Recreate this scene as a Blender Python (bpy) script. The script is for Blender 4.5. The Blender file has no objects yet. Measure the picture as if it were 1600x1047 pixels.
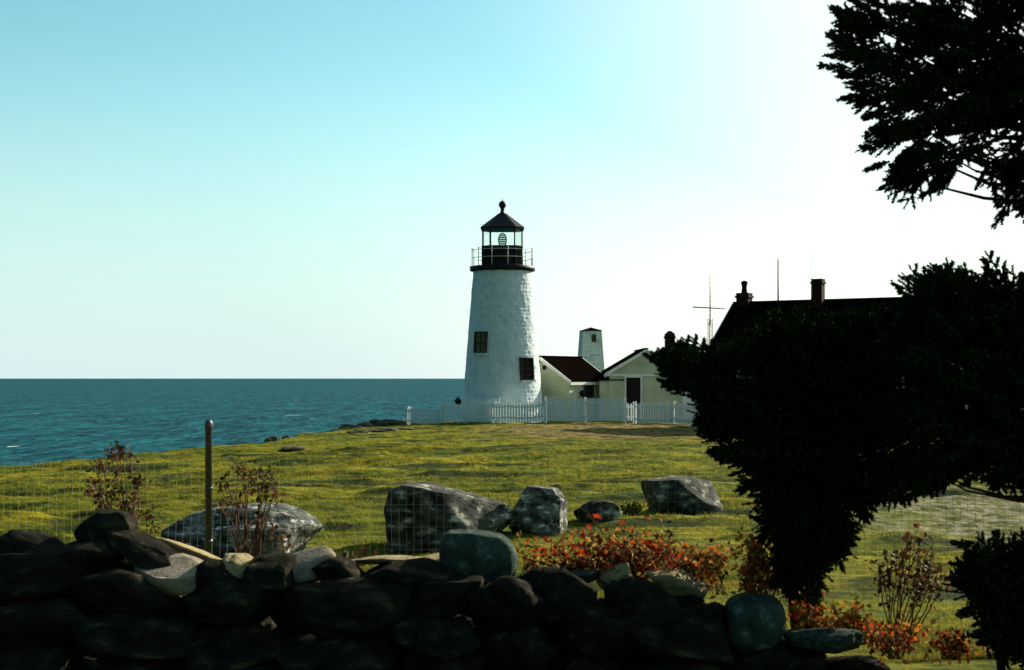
import bpy, bmesh, math, random
import numpy as np
from mathutils import Vector, Matrix, Quaternion

SC = bpy.context.scene
COL = SC.collection
R = math.radians

# ------------------------------------------------------------------ camera
EYE = 2.44
cam_d = bpy.data.cameras.new('camera')
cam = bpy.data.objects.new('camera', cam_d); COL.objects.link(cam)
cam.location = (0, 0, EYE); cam.rotation_euler = (R(90), 0, 0)
cam_d.sensor_width = 36; cam_d.lens = 49.5
cam_d.shift_y = 67.5/1600
cam_d.clip_start = 0.1; cam_d.clip_end = 200000
cam_d.dof.use_dof = True; cam_d.dof.focus_distance = 32; cam_d.dof.aperture_fstop = 6.3
SC.camera = cam

# ------------------------------------------------------------------ sky + sun
SUN_EL, SUN_AZ = 24.0, 48.5          # azimuth clockwise from +Y (the view direction)
w = bpy.data.worlds.new('World'); SC.world = w; w.use_nodes = True
nt = w.node_tree; bg = nt.nodes['Background']
sky = nt.nodes.new('ShaderNodeTexSky'); sky.sky_type = 'NISHITA'; sky.sun_disc = False
sky.sun_elevation = R(SUN_EL); sky.sun_rotation = R(SUN_AZ)
sky.altitude = 0; sky.air_density = 1.0; sky.dust_density = 0.9; sky.ozone_density = 2.0
tint = nt.nodes.new('ShaderNodeMix'); tint.data_type = 'RGBA'; tint.blend_type = 'MULTIPLY'
tint.inputs[0].default_value = 1.0
tint.inputs[7].default_value = (0.60, 0.90, 0.74, 1)
nt.links.new(sky.outputs[0], tint.inputs[6]); 
# pale sea air towards the horizon, brightening towards the sun
def wn(t): return nt.nodes.new(t)
def smooth(src, lo, hi, a, b):
    q = wn('ShaderNodeMapRange'); q.interpolation_type = 'SMOOTHSTEP'; nt.links.new(src, q.inputs[0])
    for i, v in zip((1, 2, 3, 4), (lo, hi, a, b)): q.inputs[i].default_value = v
    return q.outputs[0]
def wm(op, a, b):
    q = wn('ShaderNodeMath'); q.operation = op
    for i, v in enumerate((a, b)):
        if isinstance(v, float): q.inputs[i].default_value = v
        else: nt.links.new(v, q.inputs[i])
    return q.outputs[0]
def wmix(f, a, b):
    q = wn('ShaderNodeMix'); q.data_type = 'RGBA'; nt.links.new(f, q.inputs[0])
    for i, v in ((6, a), (7, b)):
        if isinstance(v, tuple): q.inputs[i].default_value = v
        else: nt.links.new(v, q.inputs[i])
    return q.outputs[2]
stc = wn('ShaderNodeTexCoord'); ssx = wn('ShaderNodeSeparateXYZ'); nt.links.new(stc.outputs['Generated'], ssx.inputs[0])
dt = wn('ShaderNodeVectorMath'); dt.operation = 'DOT_PRODUCT'; nt.links.new(stc.outputs['Generated'], dt.inputs[0])
dt.inputs[1].default_value = (math.sin(R(SUN_AZ))*math.cos(R(SUN_EL)), math.cos(R(SUN_AZ))*math.cos(R(SUN_EL)), math.sin(R(SUN_EL)))
sd_ = dt.outputs['Value']
el_f = wm('MULTIPLY', smooth(ssx.outputs[2], -.02, .25, .95, 0.0), smooth(sd_, -.15, .35, 0.0, 1.0))
glow = smooth(sd_, .64, .92, 0.0, 1.0)
base_ = wmix(wm('MULTIPLY', smooth(sd_, -.3, .25, 1.0, 0.0), .9), tint.outputs[2], (.36, .82, .98, 1))
hz = wmix(smooth(sd_, .48, .80, 0.0, 1.0), (3.4, 4.2, 4.3, 1), (5.6, 5.6, 5.2, 1))
cc = wmix(wm('MAXIMUM', el_f, wm('MULTIPLY', glow, .92)), base_, hz)
nt.links.new(cc, bg.inputs[0])
bg.inputs[1].default_value = 0.11
sun_d = bpy.data.lights.new('sun', 'SUN'); sun_d.energy = 4.9; sun_d.angle = R(0.5); sun_d.color = (1, 0.90, 0.72)
sun = bpy.data.objects.new('sun', sun_d); COL.objects.link(sun)
sv = Vector((math.sin(R(SUN_AZ))*math.cos(R(SUN_EL)), math.cos(R(SUN_AZ))*math.cos(R(SUN_EL)), math.sin(R(SUN_EL))))
sun.rotation_euler = sv.to_track_quat('Z', 'Y').to_euler()
sun.location = (60, 40, 60)
SC.view_settings.view_transform = 'Standard'; SC.view_settings.look = 'None'
SC.view_settings.exposure = 0.95; SC.view_settings.gamma = 1.0

# ------------------------------------------------------------------ helpers
def tag(o, label=None, cat=None, group=None, kind=None):
    if label: o['label'] = label
    if cat: o['category'] = cat
    if group: o['group'] = group
    if kind: o['kind'] = kind
    return o

def empty(name, loc, label, cat, group=None, rz=0):
    o = bpy.data.objects.new(name, None); COL.objects.link(o)
    o.location = loc; o.rotation_euler = (0, 0, rz); o.empty_display_size = 0.3
    return tag(o, label, cat, group)

def link_mesh(name, me, mats, parent=None):
    for m in (mats if isinstance(mats, (list, tuple)) else [mats]): me.materials.append(m)
    o = bpy.data.objects.new(name, me); COL.objects.link(o)
    if parent is not None:
        o.parent = parent
    return o

def np_mesh(name, V, F, smooth=False, mat_idx=None):
    """V (n,3), F (m,k) equal sized faces"""
    me = bpy.data.meshes.new(name)
    V = np.asarray(V, dtype=np.float32); F = np.asarray(F, dtype=np.int32)
    me.vertices.add(len(V)); me.vertices.foreach_set('co', V.ravel())
    n, k = F.shape
    me.loops.add(n*k); me.loops.foreach_set('vertex_index', F.ravel())
    me.polygons.add(n)
    me.polygons.foreach_set('loop_start', np.arange(0, n*k, k, dtype=np.int32))
    me.polygons.foreach_set('loop_total', np.full(n, k, dtype=np.int32))
    me.polygons.foreach_set('use_smooth', np.full(n, smooth, dtype=bool))
    if mat_idx is not None: me.polygons.foreach_set('material_index', np.asarray(mat_idx, dtype=np.int32))
    me.update(calc_edges=True); me.validate()
    return me

class MB:
    """collects shapes into one mesh (local coordinates)"""
    def __init__(s): s.v = []; s.f = []; s.sm = []
    def add(s, vs, fs, smooth=False):
        b = len(s.v); s.v += [tuple(v) for v in vs]; s.f += [tuple(i+b for i in f) for f in fs]; s.sm += [smooth]*len(fs)
    def box(s, c, d, rz=0, taper=1.0):
        x, y, z = [q/2 for q in d]; vs = []
        for k, t in ((-1, 1), (1, taper)):
            for a, b in ((-1, -1), (1, -1), (1, 1), (-1, 1)):
                px, py = a*x*t, b*y*t
                vs.append((c[0]+px*math.cos(rz)-py*math.sin(rz), c[1]+px*math.sin(rz)+py*math.cos(rz), c[2]+k*z))
        s.add(vs, [(3, 2, 1, 0), (4, 5, 6, 7), (0, 1, 5, 4), (1, 2, 6, 5), (2, 3, 7, 6), (3, 0, 4, 7)])
    def bar(s, p, q, w, h=None):
        """rectangular bar p->q"""
        h = h or w; p = Vector(p); q = Vector(q); d = (q-p).normalized()
        u = d.cross(Vector((0, 0, 1)));
        if u.length < 1e-3: u = Vector((1, 0, 0))
        u.normalize(); v = u.cross(d).normalized(); vs = []
        for c in (p, q):
            for a, b in ((-1, -1), (1, -1), (1, 1), (-1, 1)): vs.append(c+u*a*w/2+v*b*h/2)
        s.add(vs, [(3, 2, 1, 0), (4, 5, 6, 7), (0, 1, 5, 4), (1, 2, 6, 5), (2, 3, 7, 6), (3, 0, 4, 7)])
    def tube(s, pts, rad, n=8, caps=True):
        pts = [Vector(p) for p in pts]; m = len(pts)
        rad = rad if isinstance(rad, (list, tuple)) else [rad]*m
        vs = []; ref = Vector((0.13, 0.37, 0.92))
        for i, p in enumerate(pts):
            d = (pts[min(i+1, m-1)]-pts[max(i-1, 0)]).normalized()
            if abs(d.dot(ref)) > 0.97: u = d.cross(Vector((1, 0, 0))).normalized()
            else: u = d.cross(ref).normalized()
            v = d.cross(u)
            for k in range(n):
                a = 2*math.pi*k/n; vs.append(p+(u*math.cos(a)+v*math.sin(a))*rad[i])
        fs = [(i*n+k, i*n+(k+1) % n, (i+1)*n+(k+1) % n, (i+1)*n+k) for i in range(m-1) for k in range(n)]
        if caps: fs += [tuple(range(n))[::-1], tuple((m-1)*n+k for k in range(n))]
        s.add(vs, fs, n > 5)
    def lathe(s, prof, n=24, c=(0, 0, 0), smooth=True):
        vs = []; m = len(prof)
        for r, z in prof:
            for k in range(n):
                a = 2*math.pi*k/n; vs.append((c[0]+r*math.cos(a), c[1]+r*math.sin(a), c[2]+z))
        fs = [(i*n+k, i*n+(k+1) % n, (i+1)*n+(k+1) % n, (i+1)*n+k) for i in range(m-1) for k in range(n)]
        fs += [tuple(range(n))[::-1], tuple((m-1)*n+k for k in range(n))]
        s.add(vs, fs, smooth)
    def build(s, name, mat, parent=None):
        me = bpy.data.meshes.new(name); me.from_pydata(s.v, [], s.f)
        me.polygons.foreach_set('use_smooth', s.sm); me.update()
        return link_mesh(name, me, mat, parent)

# vectorised value noise ---------------------------------------------------
def _hash(ix, iy, iz, seed):
    h = (ix.astype(np.int64)*374761393 + iy.astype(np.int64)*668265263 + iz.astype(np.int64)*2147483647 + seed*1274126177) & 0xffffffff
    h = ((h ^ (h >> 13))*1274126177) & 0xffffffff
    h = ((h ^ (h >> 16))*2246822519) & 0xffffffff
    return ((h ^ (h >> 15)) & 0xffffff)/float(0xffffff)
def vnoise(x, y, z=None, seed=0):
    x = np.asarray(x, dtype=float); y = np.asarray(y, dtype=float)
    z = np.zeros_like(x) if z is None else np.asarray(z, dtype=float)
    ix, iy, iz = np.floor(x).astype(int), np.floor(y).astype(int), np.floor(z).astype(int)
    fx, fy, fz = x-ix, y-iy, z-iz
    fx = fx*fx*(3-2*fx); fy = fy*fy*(3-2*fy); fz = fz*fz*(3-2*fz); o = 0
    for a in (0, 1):
        for b in (0, 1):
            for c in (0, 1):
                o = o+_hash(ix+a, iy+b, iz+c, seed)*(fx if a else 1-fx)*(fy if b else 1-fy)*(fz if c else 1-fz)
    return o*2-1
def fbm(x, y, z=None, seed=0, o=4):
    r = 0; a = 1; t = 0
    for i in range(o):
        r = r+a*vnoise(x*2**i, y*2**i, None if z is None else z*2**i, seed+i*17); t += a; a *= .5
    return r/t

# ------------------------------------------------------------------ materials
def mat(name, c1, c2=None, scale=4.0, rough=0.8, bump=0.0, bscale=None, detail=6, lo=.35, hi=.65, spec=0.3, metal=0.0,
        stretch=(1, 1, 1), c3=None, s3=1.0, lo3=.5, hi3=.6, island=None, trans=0.0, bdist=0.02):
    m = bpy.data.materials.new(name); m.use_nodes = True; n = m.node_tree.nodes; l = m.node_tree.links
    p = n['Principled BSDF']; p.inputs['Roughness'].default_value = rough; p.inputs['Metallic'].default_value = metal
    p.inputs['Specular IOR Level'].default_value = spec
    tc = n.new('ShaderNodeTexCoord'); mp = n.new('ShaderNodeMapping'); mp.inputs['Scale'].default_value = stretch
    l.new(tc.outputs['Object'], mp.inputs[0])
    def ramp(a, b, ca, cb, src):
        r = n.new('ShaderNodeValToRGB'); r.color_ramp.elements[0].position = a; r.color_ramp.elements[1].position = b
        r.color_ramp.elements[0].color = ca; r.color_ramp.elements[1].color = cb; l.new(src, r.inputs[0]); return r.outputs[0]
    def noise(sc, d=6):
        t = n.new('ShaderNodeTexNoise'); t.inputs['Scale'].default_value = sc; t.inputs['Detail'].default_value = d
        t.inputs['Roughness'].default_value = .6; l.new(mp.outputs[0], t.inputs[0]); return t.outputs['Fac']
    col = None
    if island:
        g = n.new('ShaderNodeNewGeometry'); r = n.new('ShaderNodeValToRGB'); r.color_ramp.interpolation = 'CONSTANT'
        els = r.color_ramp.elements
        while len(els) < len(island): els.new(0.5)
        for i, c in enumerate(island): els[i].position = i/len(island); els[i].color = (*c, 1)
        l.new(g.outputs['Random Per Island'], r.inputs[0]); col = r.outputs[0]
    elif c2: col = ramp(lo, hi, (*c1, 1), (*c2, 1), noise(scale, detail))
    if col is not None and c3:
        mk = ramp(lo3, hi3, (0, 0, 0, 1), (1, 1, 1, 1), noise(s3))
        mx = n.new('ShaderNodeMix'); mx.data_type = 'RGBA'; l.new(mk, mx.inputs[0]); l.new(col, mx.inputs[6])
        mx.inputs[7].default_value = (*c3, 1); col = mx.outputs[2]
    if col is not None: l.new(col, p.inputs['Base Color'])
    else: p.inputs['Base Color'].default_value = (*c1, 1)
    if bump:
        b = n.new('ShaderNodeBump'); b.inputs['Strength'].default_value = bump; b.inputs['Distance'].default_value = bdist
        l.new(noise(bscale or scale*3, 8), b.inputs['Height']); l.new(b.outputs[0], p.inputs['Normal'])
    if trans:
        t = n.new('ShaderNodeBsdfTranslucent'); mx = n.new('ShaderNodeMixShader'); mx.inputs[0].default_value = trans
        if col is not None: l.new(col, t.inputs[0])
        else: t.inputs[0].default_value = (*c1, 1)
        l.new(p.outputs[0], mx.inputs[1]); l.new(t.outputs[0], mx.inputs[2])
        l.new(mx.outputs[0], n['Material Output'].inputs[0])
    m['p'] = 1
    return m

M = {}
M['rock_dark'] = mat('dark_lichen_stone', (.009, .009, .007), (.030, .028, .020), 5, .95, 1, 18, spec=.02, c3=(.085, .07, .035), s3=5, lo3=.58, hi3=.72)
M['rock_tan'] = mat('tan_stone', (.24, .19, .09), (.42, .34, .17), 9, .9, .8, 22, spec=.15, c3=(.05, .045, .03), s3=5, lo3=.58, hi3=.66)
M['rock_flat'] = mat('pale_slab_stone', (.17, .14, .10), (.29, .245, .18), 14, .9, .5, 40, spec=.15)
M['rock_green'] = mat('greenish_grey_stone', (.022, .036, .028), (.06, .09, .072), 7, .9, .8, 25, spec=.04, c3=(.13, .165, .14), s3=14, lo3=.56, hi3=.66)
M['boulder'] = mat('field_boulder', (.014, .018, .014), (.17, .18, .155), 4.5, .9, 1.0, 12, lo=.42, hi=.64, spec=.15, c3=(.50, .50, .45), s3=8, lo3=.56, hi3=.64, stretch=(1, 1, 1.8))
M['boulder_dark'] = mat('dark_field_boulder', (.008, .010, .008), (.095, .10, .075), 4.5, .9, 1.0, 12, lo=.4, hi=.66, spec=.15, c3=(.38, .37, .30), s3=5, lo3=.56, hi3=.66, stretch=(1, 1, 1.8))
M['shore_rock'] = mat('shore_rock', (.04, .035, .022), (.14, .115, .07), 2.5, .95, .8, 5, spec=.1)
M['bark'] = mat('spruce_bark', (.03, .022, .015), (.07, .05, .035), 14, .95, .7, 30, spec=.1)
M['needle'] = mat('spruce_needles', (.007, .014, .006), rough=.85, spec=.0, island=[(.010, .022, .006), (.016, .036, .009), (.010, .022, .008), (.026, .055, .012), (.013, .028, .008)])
M['twig'] = mat('spruce_twig', (.02, .014, .009), rough=.9, spec=.1)
M['stem'] = mat('shrub_stem', (.10, .05, .025), (.16, .09, .05), 20, .8, spec=.1)
M['red_leaf'] = mat('red_autumn_leaf', (.3, .03, .01), rough=.8, spec=.1, trans=.35, island=[(.45, .05, .010), (.16, .018, .008), (.55, .11, .012), (.06, .02, .008), (.46, .17, .03), (.28, .025, .01), (.50, .36, .09), (.12, .08, .02), (.04, .025, .010), (.09, .03, .012)])
M['orange_leaf'] = mat('orange_autumn_leaf', (.5, .15, .02), rough=.8, spec=.1, trans=.35, island=[(.42, .11, .015), (.45, .22, .025), (.30, .24, .03), (.50, .05, .012), (.12, .05, .012), (.40, .18, .06), (.14, .15, .02)])
M['brown_leaf'] = mat('brown_dry_leaf', (.1, .05, .03), rough=.7, spec=.2, trans=.3, island=[(.09, .045, .02), (.035, .022, .012), (.14, .05, .02), (.20, .13, .045), (.05, .045, .015), (.10, .03, .015), (.03, .022, .012)])
M['green_leaf'] = mat('green_weed', (.1, .12, .01), rough=.6, spec=.2, trans=.4, island=[(.10, .15, .012), (.06, .11, .012), (.18, .18, .02), (.05, .08, .01)])
M['wire'] = mat('galvanised_wire', (.30, .28, .22), rough=.6, metal=.3, spec=.4)
M['pipe'] = mat('galvanised_pipe', (.06, .056, .062), (.12, .115, .125), 30, .35, .3, 60, metal=.6, spec=.5)
M['picket'] = mat('white_picket_paint', (.66, .74, .75), (.78, .83, .83), 6, .6, .2, 40, spec=.3)
M['iron'] = mat('black_iron_paint', (.006, .005, .005), (.012, .011, .011), 6, .55, .15, 20, spec=.2)
M['rail'] = mat('gallery_rail_paint', (.55, .55, .52), rough=.5)
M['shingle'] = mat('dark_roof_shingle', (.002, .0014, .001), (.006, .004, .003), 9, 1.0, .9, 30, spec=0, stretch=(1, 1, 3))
M['brick'] = mat('chimney_brick', (.02, .008, .006), (.04, .016, .010), 7, .9, .8, 25, spec=.1)
M['dark_glass'] = mat('dark_window_glass', (.008, .010, .010), rough=.15, spec=.5)
M['green_glass'] = mat('green_window_glass', (.03, .05, .012), (.10, .11, .02), 3, .2, spec=.4)
M['frame_dark'] = mat('weathered_window_frame', (.03, .02, .014), (.06, .04, .025), 9, .8)
M['trim'] = mat('white_trim', (.60, .62, .54), (.72, .73, .65), 5, .6)
M['door'] = mat('dark_opening', (.010, .008, .007), (.02, .014, .012), 5, .8, spec=.1)
M['mast'] = mat('antenna_steel', (.06, .06, .055), rough=.5, metal=.5)

def siding(name, c1, c2, pitch=.14):
    m = mat(name, c1, c2, 1.6, .7, spec=.2)
    n = m.node_tree.nodes; l = m.node_tree.links; p = n['Principled BSDF']
    tc = n.new('ShaderNodeTexCoord'); sx = n.new('ShaderNodeSeparateXYZ'); l.new(tc.outputs['Object'], sx.inputs[0])
    d = n.new('ShaderNodeMath'); d.operation = 'MULTIPLY'; d.inputs[1].default_value = -1/pitch; l.new(sx.outputs[2], d.inputs[0])
    f = n.new('ShaderNodeMath'); f.operation = 'FRACT'; l.new(d.outputs[0], f.inputs[0])
    b = n.new('ShaderNodeBump'); b.inputs['Strength'].default_value = 1; b.inputs['Distance'].default_value = .02
    l.new(f.outputs[0], b.inputs['Height']); l.new(b.outputs[0], p.inputs['Normal'])
    return m
M['siding'] = siding('cream_clapboard', (.40, .41, .26), (.54, .54, .37))
M['siding_white'] = siding('white_clapboard', (.52, .60, .62), (.66, .70, .70))

# tower paint: whitewashed rubble with flaking stains
def tower_paint(name, amount=.60):
    m = mat(name, (.44, .55, .56), (.62, .71, .72), 2.2, .85, .9, 7, lo=.3, hi=.55, spec=.15, bdist=.06)
    n = m.node_tree.nodes; l = m.node_tree.links; p = n['Principled BSDF']
    base = p.inputs['Base Color'].links[0].from_socket
    tc = n.new('ShaderNodeTexCoord'); mp = n.new('ShaderNodeMapping'); mp.inputs['Scale'].default_value = (1, 1, 2.6)
    l.new(tc.outputs['Object'], mp.inputs[0])
    a = n.new('ShaderNodeTexNoise'); a.inputs['Scale'].default_value = 3.5; a.inputs['Detail'].default_value = 10; a.inputs['Roughness'].default_value = .75
    l.new(mp.outputs[0], a.inputs[0])
    r = n.new('ShaderNodeValToRGB'); r.color_ramp.elements[0].position = amount; r.color_ramp.elements[1].position = amount+.07
    l.new(a.outputs['Fac'], r.inputs[0])
    mx = n.new('ShaderNodeMix'); mx.data_type = 'RGBA'; l.new(r.outputs[0], mx.inputs[0]); l.new(base, mx.inputs[6])
    mx.inputs[7].default_value = (.13, .15, .11, 1)
    # mortar courses
    w_ = n.new('ShaderNodeTexBrick'); 
    l.new(mx.outputs[2], p.inputs['Base Color']); n.remove(w_)
    return m
M['tower'] = tower_paint('whitewashed_rubble', .61)
M['bell'] = tower_paint('flaking_white_paint', .55)

# lens glass
def glass(name, col, rough=.02, alpha_mix=.75):
    m = bpy.data.materials.new(name); m.use_nodes = True; n = m.node_tree.nodes; l = m.node_tree.links
    n.remove(n['Principled BSDF'])
    t = n.new('ShaderNodeBsdfTransparent'); t.inputs[0].default_value = (*col, 1)
    g = n.new('ShaderNodeBsdfGlossy'); g.inputs['Roughness'].default_value = rough
    fr = n.new('ShaderNodeFresnel'); fr.inputs[0].default_value = 1.35
    mx = n.new('ShaderNodeMixShader'); l.new(fr.outputs[0], mx.inputs[0]); l.new(t.outputs[0], mx.inputs[1]); l.new(g.outputs[0], mx.inputs[2])
    l.new(mx.outputs[0], n['Material Output'].inputs[0]); return m
M['pane'] = glass('lantern_glass', (.96, .98, .97))
M['lens'] = glass('lens_glass', (.72, .80, .75), .1)

# ------------------------------------------------------------------ ground height
HY = np.array([-40, 0, 8, 16, 30, 45, 60, 75, 82, 95, 110, 140, 300.])
HH = np.array([1.6, 1.62, 1.70, 1.92, 2.15, 2.30, 2.36, 2.36, 2.42, 3.4, 5., 8., 20.])
CY = np.array([-60, 0, 25, 42, 58, 68, 80, 90, 102, 114, 125, 300.])
CX = np.array([-42, -24, -18.6, -15.3, -10.5, -8.65, -5.9, -1., 12., 45., 110., 900.])
def ground_np(X, Y, rough=True):
    h = np.interp(Y, HY, HH)+.025*np.clip(-X, 0, 40)
    # soft rise under the tower lawn, gentle undulation
    z = EYE-h
    und = fbm(X*.16, Y*.16, seed=3, o=3)*.05*np.clip((Y-9)/10, .2, 1.3)+fbm(X*.55, Y*1.0, seed=71, o=3)*.07*np.clip((Y-10)/12, 0, 1)
    z = z+und
    if rough:
        z = z+fbm(X*.9, Y*1.5, seed=9, o=3)*np.clip(.035-.0*Y, 0, 1)
        z = z+fbm(X*2.2, Y*3.2, seed=21, o=3)*.05*np.clip((Y-8)/8, 0, 1)
        hol = np.clip(vnoise(X*.28, Y*.5, seed=31)-.42, 0, 1)*.32*np.clip((Y-14)/10, 0, 1)
        z = z-hol
    z = z+fbm(X*.38+Y*.1, Y*1.25, seed=77, o=3)*np.interp(Y, [9, 14, 40, 60, 75], [0, .17, .21, .10, .04])
    d = X-np.interp(Y, CY, CX)+fbm(X*.25, Y*.25, seed=5, o=3)*1.1
    dd = np.clip(-d, 0, None)
    drop = np.minimum(dd*.55+np.clip(dd, 0, 1.5)*.25, 18)
    z = z-drop*(1+.25*fbm(X*.35, Y*.35, seed=8, o=3))
    return z
def gz(x, y): return float(ground_np(np.array([x]), np.array([y]))[0])
def PX(px, py, Y): return Vector(((px-800)/2200*Y, Y, EYE+(591-py)/2200*Y))
def hit(px, py, y0=7.0):
    Y = y0
    while Y < 120:
        p = PX(px, py, Y)
        if gz(p.x, p.y) > p.z: return p
        Y += .05
    return PX(px, py, 80)

# ground sheet
def ground():
    Y = np.concatenate([np.linspace(-45, 6.5, 60), np.linspace(6.5, 30, 380)[1:], np.linspace(30, 85, 300)[1:], np.linspace(85, 150, 50)[1:]])
    t = np.linspace(-1, 1, 520); X0 = np.sinh(t*3.2)/np.sinh(3.2)
    U, YY = np.meshgrid(X0, Y)
    XX = U*(70+.35*np.clip(YY, 0, None))
    Z = ground_np(XX, YY)
    V = np.stack([XX, YY, Z], -1).reshape(-1, 3); nr, nc = XX.shape
    i = (np.arange(nr-1)[:, None]*nc+np.arange(nc-1)[None]).ravel()
    F = np.stack([i, i+1, i+nc+1, i+nc], 1)
    me = np_mesh('ground', V, F, True)
    m = bpy.data.materials.new('turf'); m.use_nodes = True; n = m.node_tree.nodes; l = m.node_tree.links; p = n['Principled BSDF']
    p.inputs['Roughness'].default_value = .95; p.inputs['Specular IOR Level'].default_value = .05
    tc = n.new('ShaderNodeTexCoord')
    def noise(s, d=5, st=(1, 1, 1), off=0):
        mp = n.new('ShaderNodeMapping'); mp.inputs['Scale'].default_value = st; mp.inputs['Location'].default_value = (off, off, 0); l.new(tc.outputs['Object'], mp.inputs[0])
        t = n.new('ShaderNodeTexNoise'); t.inputs['Scale'].default_value = s; t.inputs['Detail'].default_value = d; t.inputs['Roughness'].default_value = .65
        l.new(mp.outputs[0], t.inputs[0]); return t.outputs['Fac']
    def ramp(src, *els):
        r = n.new('ShaderNodeValToRGB'); e = r.color_ramp.elements
        while len(e) < len(els): e.new(.5)
        for q, (a, c) in zip(e, els): q.position = a; q.color = (*c, 1) if not isinstance(c, (int, float)) else (c, c, c, 1)
        l.new(src, r.inputs[0]); return r.outputs[0]
    def mix(f, a, b):
        mx = n.new('ShaderNodeMix'); mx.data_type = 'RGBA'; l.new(f, mx.inputs[0]); l.new(a, mx.inputs[6])
        if isinstance(b, tuple): mx.inputs[7].default_value = (*b, 1)
        else: l.new(b, mx.inputs[7])
        return mx.outputs[2]
    g = ramp(noise(.8, 8, (.4, 1, 1)), (.34, (.015, .036, .003)), (.48, (.095, .135, .006)), (.60, (.33, .265, .012)), (.8, (.17, .11, .02)))  # low end paints hummock shading into the colour as darker rough grass
    tuft = ramp(noise(5, 8, (1, 1, 1), 7), (.38, (.018, .032, .003)), (.56, (.21, .195, .009)))
    mx = n.new('ShaderNodeMix'); mx.data_type = 'RGBA'; mx.inputs[0].default_value = .5; l.new(g, mx.inputs[6]); l.new(tuft, mx.inputs[7])
    c = mx.outputs[2]
    dk = ramp(noise(.9, 6, (.4, 1, 1)), (.50, 0), (.60, 1))  # stretched dark streaks: more hummock shading painted into the turf
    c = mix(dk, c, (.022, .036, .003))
    # worn brown ground before the fence
    def spot(cx, cy, rx, ry, soft=.5):
        sx = n.new('ShaderNodeMapping'); sx.vector_type = 'POINT'; sx.inputs['Location'].default_value = (-cx/rx, -cy/ry, 0); sx.inputs['Scale'].default_value = (1/rx, 1/ry, 0)
        l.new(tc.outputs['Object'], sx.inputs[0])
        ln = n.new('ShaderNodeVectorMath'); ln.operation = 'LENGTH'; l.new(sx.outputs[0], ln.inputs[0])
        ad = n.new('ShaderNodeMath'); ad.operation = 'ADD'; l.new(ln.outputs['Value'], ad.inputs[0])
        nn = n.new('ShaderNodeMath'); nn.operation = 'MULTIPLY_ADD'; nn.inputs[1].default_value = 1.6; nn.inputs[2].default_value = -.8; l.new(noise(.9, 8, (1, 1, 1), cx), nn.inputs[0])
        l.new(nn.outputs[0], ad.inputs[1]); return ramp(ad.outputs[0], (.55, 1), (1.0, 0))
    brown = ramp(noise(2.5, 8), (.38, (.06, .05, .010)), (.6, (.26, .19, .065)))
    c = mix(spot(6, 64, 9, 14), c, brown)
    grav = ramp(noise(6, 8), (.44, (.09, .10, .015)), (.62, (.33, .30, .20)))
    c = mix(spot(7.6, 20.5, 3.4, 5), c, grav)
    # rocky rim & cliff below: by slope
    ge = n.new('ShaderNodeNewGeometry'); sz = n.new('ShaderNodeSeparateXYZ'); l.new(ge.outputs['True Normal'], sz.inputs[0])
    rockc = ramp(noise(1.2, 8), (.35, (.03, .026, .018)), (.65, (.14, .115, .075)))
    c = mix(ramp(sz.outputs[2], (.80, 1), (.90, 0)), c, rockc)
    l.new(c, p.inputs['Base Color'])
    b = n.new('ShaderNodeBump'); b.inputs['Strength'].default_value = 1; b.inputs['Distance'].default_value = .14
    l.new(noise(4, 9), b.inputs['Height']); l.new(b.outputs[0], p.inputs['Normal'])
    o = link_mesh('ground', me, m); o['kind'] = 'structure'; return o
ground()

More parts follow.
